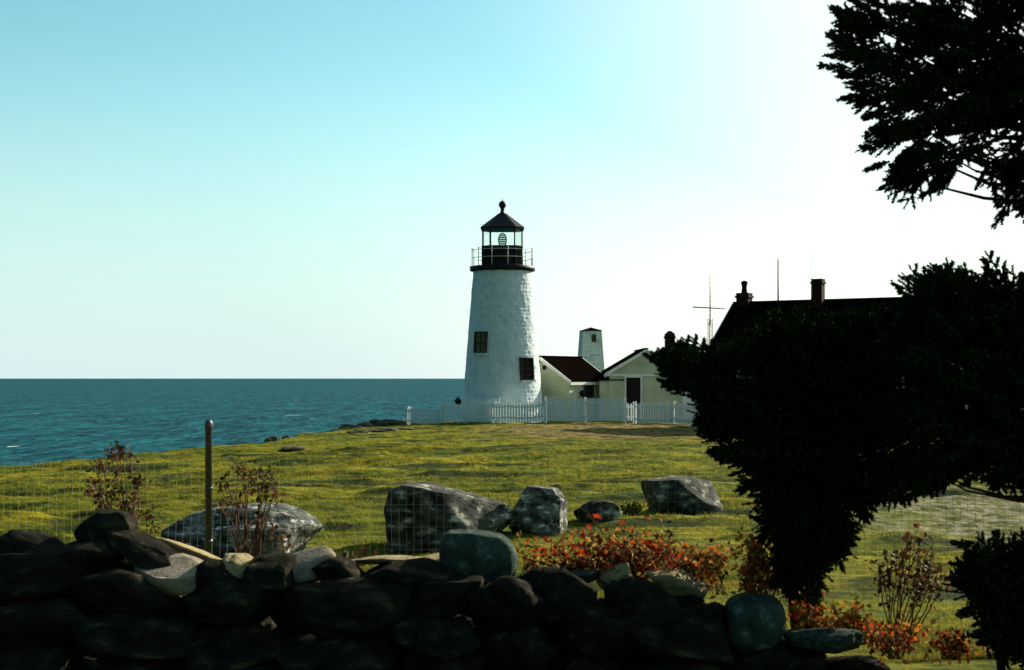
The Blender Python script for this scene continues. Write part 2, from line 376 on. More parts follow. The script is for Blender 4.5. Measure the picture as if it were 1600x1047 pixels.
# sea ---------------------------------------------------------------------
def sea():
    ys = np.concatenate([np.linspace(-600, 60, 12), 60*np.power(1000, np.linspace(0, 1, 420))[1:]])
    # radial-ish grid: x grows with distance
    t = np.linspace(-1, 1, 360)
    U, YY = np.meshgrid(t, ys); XX = U*(900+1.4*np.abs(YY))
    XX = XX*1.0
    amp = np.clip(1-YY/2500, 0, 1)*np.clip(YY/100, 0, 1)
    Z = -13+amp*(.28*fbm(XX*.03+YY*.02, YY*.11, seed=41, o=3)+.15*vnoise(XX*.12, YY*.3, seed=43))
    V = np.stack([XX, YY, Z], -1).reshape(-1, 3); nr, nc = XX.shape
    i = (np.arange(nr-1)[:, None]*nc+np.arange(nc-1)[None]).ravel()
    F = np.stack([i, i+1, i+nc+1, i+nc], 1)
    me = np_mesh('sea', V, F, True)
    m = bpy.data.materials.new('sea_water'); m.use_nodes = True; n = m.node_tree.nodes; l = m.node_tree.links; p = n['Principled BSDF']
    p.inputs['Roughness'].default_value = .45; p.inputs['Specular IOR Level'].default_value = .02; p.inputs['IOR'].default_value = 1.15
    tc = n.new('ShaderNodeTexCoord')
    def noise(s, d, st, rr=.6):
        mp = n.new('ShaderNodeMapping'); mp.inputs['Scale'].default_value = st; mp.inputs['Rotation'].default_value = (0, 0, .04); l.new(tc.outputs['Object'], mp.inputs[0])
        t = n.new('ShaderNodeTexNoise'); t.inputs['Scale'].default_value = s; t.inputs['Detail'].default_value = d; t.inputs['Roughness'].default_value = rr
        l.new(mp.outputs[0], t.inputs[0]); return t.outputs['Fac']
    r = n.new('ShaderNodeValToRGB'); e = r.color_ramp.elements
    e[0].position = .44; e[0].color = (.001, .014, .027, 1); e[1].position = .60; e[1].color = (.017, .15, .175, 1)
    ad = n.new('ShaderNodeMath'); ad.operation = 'MULTIPLY_ADD'; ad.inputs[1].default_value = .46; l.new(noise(.8, 4, (1, .15, 1), .7), ad.inputs[0])
    ad2 = n.new('ShaderNodeMath'); ad2.operation = 'MULTIPLY_ADD'; ad2.inputs[1].default_value = .26; l.new(noise(.14, 4, (1, .13, 1), .6), ad2.inputs[0])
    ml = n.new('ShaderNodeMath'); ml.operation = 'MULTIPLY'; ml.inputs[1].default_value = .28; l.new(noise(.12, 12, (1, .75, 1), .82), ml.inputs[0])
    l.new(ml.outputs[0], ad2.inputs[2]); l.new(ad2.outputs[0], ad.inputs[2]); l.new(ad.outputs[0], r.inputs[0])
    fo = n.new('ShaderNodeValToRGB'); e = fo.color_ramp.elements; e[0].position = .715; e[0].color = (0, 0, 0, 1); e[1].position = .735; e[1].color = (1, 1, 1, 1)
    l.new(noise(.07, 5, (1, .7, 1), .55), fo.inputs[0])
    mx = n.new('ShaderNodeMix'); mx.data_type = 'RGBA'; l.new(fo.outputs[0], mx.inputs[0]); l.new(r.outputs[0], mx.inputs[6]); mx.inputs[7].default_value = (.6, .66, .64, 1)
    l.new(mx.outputs[2], p.inputs['Base Color'])
    b = n.new('ShaderNodeBump'); b.inputs['Strength'].default_value = 1; b.inputs['Distance'].default_value = 1.0
    l.new(noise(.09, 10, (1, .5, 1), .62), b.inputs['Height']); l.new(b.outputs[0], p.inputs['Normal'])
    o = link_mesh('sea', me, m); o['kind'] = 'structure'
sea()

# ------------------------------------------------------------------ rocks
def rock_mesh(size, seed, sub=4, prof=None, rough=.10, box=.75, cuts=5, facet=10):
    bm = bmesh.new(); bmesh.ops.create_icosphere(bm, subdivisions=sub, radius=1)
    V = np.array([v.co[:] for v in bm.verts]); F = np.array([[v.index for v in f.verts] for f in bm.faces]); bm.free()
    rs = np.random.RandomState(seed)
    # boxier than a ball
    V = np.sign(V)*np.abs(V)**box
    for _ in range(cuts+facet):                            # chipped planes
        nrm = rs.normal(size=3); nrm /= np.linalg.norm(nrm); dd = rs.uniform(.68, .92) if _ < cuts else rs.uniform(.62, .98)
        s_ = V@nrm; over = np.clip(s_-dd, 0, None); V = V-over[:, None]*nrm*(.85 if _ < cuts else 1)
    if prof is not None:
        u = V[:, 0]; env = np.interp(u, prof[0], prof[1]); pos = V[:, 2] > 0
        V[:, 2] = np.where(pos, np.minimum(V[:, 2]*1.25, 1)*env, V[:, 2])
    N = V/np.linalg.norm(V, axis=1, keepdims=True); o = seed*3.7
    d = fbm(V[:, 0]*1.3+o, V[:, 1]*1.3, V[:, 2]*1.3, seed=seed, o=2)*rough*1.5+fbm(V[:, 0]*4+o, V[:, 1]*4, V[:, 2]*4, seed=seed+1, o=4)*rough*.55
    cr = np.abs(vnoise(V[:, 0]*2.2+o, V[:, 1]*2.2, V[:, 2]*3.5, seed=seed+5)); d = d-np.clip(.07-cr, 0, 1)*rough*6
    V = (V+N*d[:, None])*np.array(size)/2
    return np_mesh('rock', V, F, True)

def rock(name, px, py_top, py_base, pw, Y, m, seed, label, cat='boulder', depth=None, group=None, prof=None, rz=0, sub=5, tilt=0, rough=.10, bury=.12, box=.75, cuts=5, tx=0, facet=4):
    """px = centre column, py_top / py_base = top and foot, pw = width, all read off the photograph at distance Y"""
    c = PX(px, py_base, Y); wd = pw/2200*Y; ht = (py_base-py_top)/2200*Y
    dp = depth or wd*.7; full = ht*(1+bury)
    me = rock_mesh((wd, dp, full), seed, sub, prof, rough, box, cuts, facet)
    o = link_mesh(name, me, m); o.location = (c.x, Y+dp*.25, c.z-ht*bury+full/2)
    o.rotation_euler = (tx, tilt, rz)
    tag(o, label, cat, group); return o

FB = 'granite boulders lying on the lawn'
def on_lawn(px, py):
    p = hit(px, py); return p.y
rock('boulder', 366, 795, 872, 246, 15.2, M['boulder'], 11, 'long low pale boulder behind the metal fence post at left', group=FB, depth=1.2,
     prof=([-1, -.75, -.3, .1, .4, .7, 1], [.6, .8, .92, 1, .95, .8, .45]), sub=6, cuts=3, box=.45, bury=.6)
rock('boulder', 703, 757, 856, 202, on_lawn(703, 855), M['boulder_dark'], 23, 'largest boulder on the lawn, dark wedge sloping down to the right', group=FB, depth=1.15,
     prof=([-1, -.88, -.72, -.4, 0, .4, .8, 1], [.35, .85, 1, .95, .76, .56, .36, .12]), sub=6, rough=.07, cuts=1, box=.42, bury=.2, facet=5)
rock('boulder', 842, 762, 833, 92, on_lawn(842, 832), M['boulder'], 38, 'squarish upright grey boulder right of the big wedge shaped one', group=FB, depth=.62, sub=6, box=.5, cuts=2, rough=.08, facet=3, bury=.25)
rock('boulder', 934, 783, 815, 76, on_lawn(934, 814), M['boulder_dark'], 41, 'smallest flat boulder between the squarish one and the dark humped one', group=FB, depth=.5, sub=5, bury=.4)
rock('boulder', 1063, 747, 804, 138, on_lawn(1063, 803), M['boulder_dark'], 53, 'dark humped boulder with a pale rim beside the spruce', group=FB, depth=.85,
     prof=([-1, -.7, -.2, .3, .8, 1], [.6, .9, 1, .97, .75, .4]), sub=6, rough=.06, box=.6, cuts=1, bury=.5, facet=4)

# rocks along the shore rim
rs = random.Random(4)
SH = 'brown rocks along the shore rim'
for i, (px, py, pw, ph) in enumerate([(418, 690, 10, 7), (430, 688, 16, 8), (446, 684, 12, 5), (475, 680, 26, 6), (500, 678, 16, 5), (522, 675, 22, 5), (548, 669, 30, 8), (572, 666, 26, 8),
                                      (590, 662, 28, 8), (612, 662, 34, 9), (640, 662, 26, 9), (655, 664, 16, 6), (560, 676, 34, 6), (600, 674, 44, 6), (634, 671, 36, 5), (462, 703, 46, 6)]):
    Y = float(np.interp(px, [400, 520, 640, 700], [57.5, 67.5, 77.5, 78])) if i < 12 else hit(px, py).y
    place = ['%s from the left along the shore rim' % s for s in ('first', 'second', 'third', 'fourth', 'fifth', 'sixth', 'seventh', 'eighth', 'ninth', 'tenth', 'eleventh', 'twelfth')][i] if i < 12 else \
        ['long dark ledge in the grass just inside the rim', 'dark turf covered ledge left of the picket fence', 'low ledge in the grass under the fence corner', 'lone dark ledge in the lawn below the shore rim'][i-12]
    rock('shore_rock', px, py-ph*.75, py+4, pw*1.3, Y, M['shore_rock'], 100+i, 'brown rock, '+place if i < 12 else place, 'rock', group=SH if i < 12 else 'dark ledges in the lawn', depth=pw/2200*Y*.9, sub=4, rough=.30, bury=.3, box=.6, cuts=8, facet=8)

# ------------------------------------------------------------------ lighthouse
TX, TY = -0.53, 78.0
def lighthouse():
    k = TY/2200
    t = empty('lighthouse', (TX, TY, 0), 'white conical stone lighthouse with black lantern room', 'lighthouse')
    z0, z1 = -.6, EYE+(591-422)*k
    # rubble shaft: displaced courses
    nr, nc = 300, 300
    zz = np.linspace(z0, z1, nr); th = np.linspace(0, 2*np.pi, nc, endpoint=False)
    T, Z = np.meshgrid(th, zz)
    rr = np.interp(Z, [z0, .3, 3.2, z1], [2.42, 2.30, 2.02, 1.60])
    row = np.floor((Z+.05*fbm(np.cos(T)*2, np.sin(T)*2, Z*.7, seed=12, o=2))/.21); off = _hash(row.astype(int), row.astype(int)*0, row.astype(int)*0, 5)*6
    s_ = T*rr/.5+off+.4*fbm(np.cos(T)*3, np.sin(T)*3, Z*1.5, seed=14, o=2); fs = s_-np.floor(s_); fz = (Z+.05*fbm(np.cos(T)*2, np.sin(T)*2, Z*.7, seed=12, o=2))/.21-row
    edge = np.minimum(np.minimum(fs, 1-fs)*2.4, np.minimum(fz, 1-fz))
    stone = _hash(np.floor(s_).astype(int), row.astype(int), row.astype(int)*0, 7)
    rr = rr+np.clip(edge*3, 0, 1)*(.002+.014*stone)+.028*fbm(np.cos(T)*7, np.sin(T)*7, Z*2.6, seed=2, o=3)
    V = np.stack([rr*np.cos(T), rr*np.sin(T), Z], -1).reshape(-1, 3)
    a = np.arange(nr-1)[:, None]*nc; b = np.arange(nc)[None]; b2 = (b+1) % nc
    F = np.stack([(a+b).ravel(), (a+b2).ravel(), (a+nc+b2).ravel(), (a+nc+b).ravel()], 1)
    shaft = link_mesh('shaft', np_mesh('shaft', V, F, False), M['tower'], t)
    # windows: photo columns / rows
    def window(pxa, pxb, pya, pyb, gm, label):
        za, zb = EYE+(591-pyb)*k, EYE+(591-pya)*k; xm = ((pxa+pxb)/2-800)*k-TX; wd = (pxb-pxa)*k
        zc = (za+zb)/2; r = float(np.interp(zc, [z0, .3, 3.2, z1], [2.42, 2.30, 2.02, 1.60])); 
        ang = math.asin(max(-1, min(1, xm/r))); wd = wd/max(.45, math.cos(ang))
        nrm = Vector((math.sin(ang), -math.cos(ang), 0)); tan = Vector((math.cos(ang), math.sin(ang), 0))
        lean = .075
        def P(u, out, z): return nrm*(r+out-(z-zc)*lean)+tan*u+Vector((0, 0, z))
        f = MB(); h = zb-za; fw = .06
        f.bar(P(-wd/2+fw/2, .05, za), P(-wd/2+fw/2, .05, zb), fw, .22); f.bar(P(wd/2-fw/2, .05, za), P(wd/2-fw/2, .05, zb), fw, .22)
        f.bar(P(-wd/2+fw, .05, za+fw/2), P(wd/2-fw, .05, za+fw/2), .20, fw); f.bar(P(-wd/2+fw, .05, zb-fw/2), P(wd/2-fw, .05, zb-fw/2), .20, fw)
        wf = f.build('window', M['frame_dark'], t)
        g = MB(); g.bar(P(0, .055, za+fw), P(0, .055, zb-fw), wd-2*fw, .02); pn = g.build('pane', gm, wf)
        mu = MB()
        for u in (0,): mu.bar(P(u, .085, za+fw), P(u, .085, zb-fw), .03, .03)
        for q in (.25, .5, .75): mu.bar(P(-wd/2+fw, .086, za+h*q), P(wd/2-fw, .086, za+h*q), .03, .04 if q != .5 else .06)
        mu.build('glazing_bar', M['frame_dark'], wf)
        s = MB(); s.bar(P(-wd/2-.06, .09, za-.05), P(wd/2+.06, .09, za-.05), .24, .09); s.build('sill', M['tower'], wf)
        return wf
    window(744, 762, 519.5, 552.5, M['green_glass'], '')
    window(812, 831, 559.5, 594, M['door'], '')
    # gallery deck
    g = MB(); gz0 = EYE+(591-425)*k; gr = 1.80
    g.lathe([(1.55, gz0-.10), (gr-.18, gz0), (gr, gz0+.05), (gr+.02, gz0+.28), (gr-.12, gz0+.30)], 48)
    g.build('gallery_deck', M['iron'], t)
    zt = gz0+.30
    rail = MB(); post = []
    for i in range(12):
        a = 2*math.pi*(i+.35)/12; x, y = 1.70*math.cos(a), 1.70*math.sin(a)
        q = MB(); q.tube([(x, y, zt-.02), (x, y, zt+.92)], .022, 6); q.lathe([(.001, .90), (.035, .92), (.04, .95), (.03, .98), (.001, 1.0)], 8, (x, y, zt)); q.build('rail_post', M['rail'], t)
    for z in (.44, .86):
        pts = [(1.70*math.cos(2*math.pi*j/48), 1.70*math.sin(2*math.pi*j/48), zt+z) for j in range(49)]
        q = MB(); q.tube(pts, .016, 6, False); q.build('hand_rail', M['rail'], t)
    # lantern: square with cut corners
    hw, fw = 1.10, .68
    def ring(s): return [Vector(p)*s for p in ((-fw, -hw, 0), (fw, -hw, 0), (hw, -fw, 0), (hw, fw, 0), (fw, hw, 0), (-fw, hw, 0), (-hw, fw, 0), (-hw, -fw, 0))]
    ang = R(0)
    def prism(mb, s0, za, s1, zb):
        a = [p+Vector((0, 0, za)) for p in ring(s0)]; b = [p+Vector((0, 0, zb)) for p in ring(s1)]
        mb.add(a+b, [tuple(range(8))[::-1], tuple(range(8, 16))]+[(i, (i+1) % 8, 8+(i+1) % 8, 8+i) for i in range(8)])
    zp = EYE+(591-386)*k; zg = EYE+(591-358)*k
    p = MB(); prism(p, 1.0, zt-.02, 1.0, zp-.05); prism(p, 1.045, zp-.05, 1.045, zp)
    rg = ring(1.012)
    for i in range(8):                                     # raised panel frames on the parapet
        a, b = rg[i], rg[(i+1) % 8]; L = (b-a).length; nn = 4 if L > 1 else 2
        for j in range(nn+1):
            c = a.lerp(b, j/nn); p.bar(c+Vector((0, 0, zt)), c+Vector((0, 0, zp-.05)), .05, .05)
        for z in (zt+.05, zt+.5): p.bar(a+Vector((0, 0, z)), b+Vector((0, 0, z)), .045, .06)
    p.build('parapet', M['iron'], t)
    gl = MB(); c = ring(.97)
    for i in range(8):
        a, b = c[i], c[(i+1) % 8]
        gl.add([a+Vector((0, 0, zp)), b+Vector((0, 0, zp)), b+Vector((0, 0, zg)), a+Vector((0, 0, zg))], [(0, 1, 2, 3)])
    gl.build('lantern_glass', M['pane'], t)
    c = ring(.985)
    for i in range(8):
        mu = MB(); mu.bar(c[i]+Vector((0, 0, zp)), c[i]+Vector((0, 0, zg)), .07); mu.build('mullion', M['iron'], t)
    rf = MB(); ze = zg; prism(rf, 1.06, ze-.06, 1.06, ze+.03); prism(rf, 1.10, ze+.03, .20, EYE+(591-334)*k)
    rf.build('roof', M['iron'], t)
    vb = MB(); zv = EYE+(591-336)*k
    vb.lathe([(.20, 0), (.16, .10), (.11, .18), (.10, .30), (.13, .34), (.10, .38), (.16, .42), (.205, .52), (.21, .60), (.17, .70), (.08, .77), (.02, .80), (.012, .92), (.001, .93)], 16, (0, 0, zv))
    vb.build('ventilator_ball', M['iron'], t)
    ln = MB(); zc = EYE+(591-376)*k
    ln.lathe([(.10, -.42), (.16, -.40), (.20, -.25), (.24, -.05), (.25, .08), (.22, .22), (.15, .36), (.08, .42)], 20, (0, 0, zc)); 
    for z, r in ((-.30, .20), (-.18, .225), (-.06, .25), (.06, .262), (.18, .25), (.30, .20)): ln.lathe([(r-.02, z-.015), (r+.02, z), (r-.02, z+.015)], 20, (0, 0, zc))
    lens = ln.build('lens', M['lens'], t)
    pe = MB(); pe.lathe([(.16, zp-.5), (.16, zc-.46), (.22, zc-.44), (.22, zc-.41)], 14)
    pe.build('lens_pedestal', M['iron'], t)
lighthouse()

# ------------------------------------------------------------------ houses
def local(root, wx, wy, wz=0):
    a = -root.rotation_euler.z; dx, dy = wx-root.location.x, wy-root.location.y
    return Vector((dx*math.cos(a)-dy*math.sin(a), dx*math.sin(a)+dy*math.cos(a), wz-root.location.z))

def gable_house(name, label, cat, o, ang, L, half, zr, ze, over, wm, rm, zb=-1.2, trim=True):
    """local x = ridge direction from the gable end at the origin, local y = across; ridge height zr, eave height ze (at half+over)"""
    t = empty(name, (o[0], o[1], 0), label, cat, rz=ang)
    pitch = (zr-ze)/(half+over); zw = zr-.10-pitch*half
    w_ = MB(); w_.add([(0, -half, zb), (L, -half, zb), (L, half, zb), (0, half, zb), (0, -half, zw), (L, -half, zw), (L, half, zw), (0, half, zw), (0, 0, zr-.10), (L, 0, zr-.10)],
                      [(0, 3, 2, 1), (0, 1, 5, 4), (2, 3, 7, 6), (0, 4, 8, 7, 3), (1, 2, 6, 9, 5), (4, 5, 9, 8), (6, 7, 8, 9)])
    w_.build('wall', wm, t)
    r = MB(); e = .14
    for s in (-1, 1):
        a = [(-e, s*.0, zr), (L+e, s*.0, zr), (L+e, s*(half+over), ze), (-e, s*(half+over), ze)]
        b = [(x, y, z-.09) for x, y, z in a]
        fs = [(0, 1, 2, 3), (7, 6, 5, 4), (0, 3, 7, 4), (1, 5, 6, 2), (3, 2, 6, 7)]
        if s > 0: fs = [f[::-1] for f in fs]
        r.add(a+b, fs)
    r.bar((-e, 0, zr+.02), (L+e, 0, zr+.02), .22, .06)
    rf = r.build('roof', rm, t)
    if trim:
        for x in (-e-.02, L+e+.02):
            for s in (-1, 1): q = MB(); q.bar((x, 0, zr-.10), (x, s*(half+over), ze-.10), .05, .17); q.build('rake_board', M['trim'], t)
        for s in (-1, 1):
            q = MB(); q.bar((-e, s*(half+over-.02), ze-.16), (L+e, s*(half+over-.02), ze-.16), .05, .16); q.build('eave_board', M['trim'], t)
    return t

def opening(t, kind, x, y, n, z0, z1, wd, gm, fm):
    """a door or window on the wall; n = outward unit (local, axis aligned)"""
    n = Vector(n); u = Vector((-n.y, n.x, 0)); c = Vector((x, y, 0))
    def P(a, out, z): return c+u*a+n*out+Vector((0, 0, z))
    f = MB(); fw = .09
    def vb(mb, a, out, za, zb, w, d):
        q = [P(a+sx*w/2, out+sy*d/2, z) for z in (za, zb) for sx, sy in ((-1, -1), (1, -1), (1, 1), (-1, 1))]
        mb.add(q, [(3, 2, 1, 0), (4, 5, 6, 7), (0, 1, 5, 4), (1, 2, 6, 5), (2, 3, 7, 6), (3, 0, 4, 7)])
    vb(f, -wd/2, .03, z0, z1, fw, .09); vb(f, wd/2, .03, z0, z1, fw, .09)
    f.bar(P(-wd/2-fw/2, .03, z1+fw/2), P(wd/2+fw/2, .03, z1+fw/2), .10, fw)
    if kind == 'window': f.bar(P(-wd/2-fw, .04, z0-fw/2), P(wd/2+fw, .04, z0-fw/2), .12, fw)
    fr = f.build(kind, fm, t)
    g = MB(); vb(g, 0, .012, z0, z1, wd-fw, .03); g.build('pane' if kind == 'window' else 'door_leaf', gm, fr)
    if kind == 'window':
        b = MB(); b.bar(P(-wd/2+fw/2, .035, (z0+z1)/2), P(wd/2-fw/2, .035, (z0+z1)/2), .03, .05); vb(b, 0, .036, z0, z1, .03, .03); b.build('glazing_bar', fm, fr)
    return fr

# entry shed against the tower
A = Vector((1.66, 79.6)); d1 = Vector((.577, .817))
ang = math.atan2(d1.y, d1.x)
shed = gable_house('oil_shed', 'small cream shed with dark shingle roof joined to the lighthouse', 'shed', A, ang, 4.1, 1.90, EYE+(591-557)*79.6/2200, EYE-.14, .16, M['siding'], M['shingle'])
opening(shed, 'window', 1.95, -1.90, (0, -1, 0), 1.40, 2.12, .95, M['door'], M['frame_dark'])
b = MB(); b.box((-.03, -.22, 3.05), (.06, .22, .22)); b.build('vent', M['door'], shed)
# little round lamp on the shed front
b = MB(); b.lathe([(.02, -.2), (.12, -.14), (.17, 0), (.12, .14), (.02, .2)], 12, (1.15, -2.02, 1.58)); b.build('wall_lamp', M['iron'], shed)

# white gabled out-building, gable to the camera
Yg = 80.0; kg = Yg/2200
xr = (1010-800)*kg
g = gable_house('fog_signal_house', 'cream clapboard building with its gable facing the lawn, half hidden by spruce', 'building', (xr, Yg), R(90), 7, 2.10, EYE+(591-545)*kg, EYE+(591-583)*kg, .25, M['siding'], M['shingle'])
b = MB(); b.bar((-.05, -2.3, EYE+(591-586)*kg), (-.05, 2.3, EYE+(591-586)*kg), .08, .14); b.build('gable_board', M['trim'], g)
p = local(g, (989.5-800)*kg, Yg)
opening(g, 'door', 0, p.y, (-1, 0, 0), 0.0, EYE+(591-590)*kg, 25*kg, M['door'], M['trim'])
# low link wall to its left and lit annex on the right
lk = gable_house('link_building', 'low cream clapboard lean-to between the shed and the gabled building', 'building', ((937-800)*kg, Yg+1.6), 0, 2.2, 1.5, EYE+.25, EYE-.05, .1, M['siding'], M['shingle'], trim=False)
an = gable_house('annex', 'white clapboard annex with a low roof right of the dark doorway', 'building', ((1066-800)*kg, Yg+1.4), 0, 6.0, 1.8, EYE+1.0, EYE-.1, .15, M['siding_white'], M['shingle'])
opening(an, 'window', 2.2, -1.8, (0, -1, 0), 1.0, 2.0, .8, M['dark_glass'], M['trim'])

# bell tower beyond
def bell_tower():
    Y = 96; k = Y/2200; x = (923-800)*k; t = empty('bell_tower', (x, Y, 0), 'narrow tapering white bell tower with stains, behind the shed roof', 'tower', rz=R(8))
    zt = EYE+(591-516.5)*k; zb = -3.2; wt = .60; wb = 1.15; n = 26
    vs = []; fs = []
    for i in range(n+1):
        f = i/n; z = zb+(zt-zb)*f; h = wb+(wt-wb)*f
        for j, (a, b) in enumerate(((-1, -1), (1, -1), (1, 1), (-1, 1))): vs.append((a*h, b*h, z))
    for i in range(n):
        for j in range(4): fs.append((i*4+j, i*4+(j+1) % 4, i*4+4+(j+1) % 4, i*4+4+j))
    m = MB(); m.add(vs, fs)
    m.build('shaft', M['bell'], t)
    c = MB()
    for j, (a, b) in enumerate(((-1, -1), (1, -1), (1, 1), (-1, 1))): c.bar((a*(wb+.01), b*(wb+.01), zb), (a*(wt+.01), b*(wt+.01), zt), .07)
    c.build('corner_board', M['trim'], t)
    r = MB(); q = wt+.06; r.add([(-q, -q, zt), (q, -q, zt), (q, q, zt), (-q, q, zt), (-q, -q, zt-.05), (q, -q, zt-.05), (q, q, zt-.05), (-q, q, zt-.05), (0, 0, zt+.22)],
        [(0, 1, 8), (1, 2, 8), (2, 3, 8), (3, 0, 8), (4, 5, 1, 0), (5, 6, 2, 1), (6, 7, 3, 2), (7, 4, 0, 3), (7, 6, 5, 4)]); r.build('roof', M['shingle'], t)
    o = MB(); zz = EYE+(591-530)*k; o.bar((.10, -wt-.06, zz-.2), (.10, -wt-.06, zz+.3), .30, .04); o.build('louvre', M['frame_dark'], t)
bell_tower()

# keeper's house
hx, hy = (1150-800)/2200*70, 70.0
zr = EYE+(591-473)*70/2200
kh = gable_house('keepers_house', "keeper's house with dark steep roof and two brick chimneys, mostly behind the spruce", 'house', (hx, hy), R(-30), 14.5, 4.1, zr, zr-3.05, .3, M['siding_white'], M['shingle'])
def chimney(parent, px, Y, pyt, pyb, w_, pot=None):
    k = Y/2200; p = local(parent, (px-800)*k, Y); c = MB(); za, zb = EYE+(591-pyb)*k-.9, EYE+(591-pyt)*k
    c.box((p.x, p.y, (za+zb)/2), (w_, w_, zb-za)); c.box((p.x, p.y, zb-.12), (w_+.10, w_+.10, .12)); c.box((p.x, p.y, zb+.03), (w_+.02, w_+.02, .06))
    o = c.build('chimney', M['brick'], parent)
    if pot:
        q = MB(); q.lathe([(.16, zb), (.15, zb+.1), (.12, zb+.35), (.14, zb+.42), (.13, zb+.46), (.17, zb+.52), (.17, zb+.62), (.06, zb+.68)], 12, (p.x, p.y, 0)); q.build('chimney_pot', M['brick'], o)
    return o
rfo = [c for c in kh.children if c.name.startswith('roof')][0]
def chimney_on(roof, house, *a, **kw):
    c = chimney(house, *a, **kw); c.parent = roof; return c
chimney_on(rfo, kh, 1163, 69.8, 460, 476, .62, pot=True)
chimney_on(rfo, kh, 1278.5, 67.6, 438, 470, .50)
for x in (2.5, 6.0, 10.0): opening(kh, 'window', x, -4.1, (0, -1, 0), .9, 2.4, .9, M['dark_glass'], M['trim'])
for y in (-2, 1.5): opening(kh, 'window', 0, y, (-1, 0, 0), .9, 2.4, .9, M['dark_glass'], M['trim'])
opening(kh, 'window', 0, 0, (-1, 0, 0), 3.6, 4.8, .8, M['dark_glass'], M['trim'])
opening(kh, 'door', 8.0, -4.1, (0, -1, 0), 0, 2.2, .95, M['door'], M['trim'])
# chimney of the annex seen over the spruce
ar = [c for c in an.children if c.name.startswith('roof')][0]
c_ = chimney(an, 1046.5, 82.4, 524, 560, .55); c_.parent = ar
q = MB(); p_ = local(an, (1046.5-800)*82.4/2200, 82.4); zt_ = EYE+(591-524)*82.4/2200+.06
q.add([(p_.x-.29, p_.y-.29, zt_), (p_.x+.29, p_.y-.29, zt_), (p_.x+.29, p_.y+.29, zt_), (p_.x-.29, p_.y+.29, zt_), (p_.x-.08, p_.y, zt_+.2), (p_.x+.08, p_.y, zt_+.2)],
      [(0, 1, 5, 4), (2, 3, 4, 5), (1, 2, 5), (3, 0, 4), (3, 2, 1, 0)]); q.build('chimney_cap', M['brick'], c_)

# antennas
def antenna_tower():
    Y = 84; k = Y/2200; x = (1109.5-800)*k; t = empty('antenna_tower', (x, Y, -.3), 'thin lattice antenna mast with a crossbar, left of the dark roof', 'antenna')
    zb, zl, zt = 0, EYE+(591-498)*k+.3, EYE+(591-428)*k+.3
    legs = [(.15*math.cos(a), .15*math.sin(a)) for a in (R(90), R(210), R(330))]
    m = MB()
    for x_, y_ in legs: m.tube([(x_, y_, 0), (x_, y_, zl)], .028, 6)
    z = .3
    while z < zl-.2:
        for i in range(3):
            a, b = legs[i], legs[(i+1) % 3]; m.tube([(*a, z), (*b, z+.28)], .010, 4); m.tube([(*b, z+.28), (*a, z+.28)], .010, 4)
        z += .28
    m.build('lattice', M['mast'], t)
    m = MB(); m.tube([(0, 0, zl-.4), (0, 0, zt)], [.040, .022], 6)
    for q in np.arange(zl+.2, zt-.1, .28): m.tube([(-.07, 0, q), (.07, 0, q)], .010, 4)
    m.build('mast', M['mast'], t)
    zc = EYE+(591-481)*k+.3; m = MB(); m.tube([(-1.05, -.1, zc+.04), (.9, .1, zc-.05)], .036, 6)
    for u in (-1.0, -.78, -.55, .45, .7, .88): m.tube([(u, -.25, zc), (u, .25, zc)], .012, 4)
    m.build('crossbar', M['mast'], t)
antenna_tower()
for px, pt, r, lab in ((1216, 405, .055, 'plain pole aerial above the roof between the two chimneys'), (1267.5, 395, .022, 'hair thin whip aerial just left of the square chimney')):
    Y = 74; k = Y/2200; m = MB(); h = EYE+(591-pt)*k
    m.tube([(0, 0, 0), (0, 0, h*.6), (0, 0, h)], [r, r, r*.8], 6); m.lathe([(r*2.2, 0), (r*2.2, .08), (r, .1)], 8)
    o = m.build('aerial', M['mast']); o.location = ((px-800)*k, Y, 0); tag(o, lab, 'aerial', 'aerials beside the house')

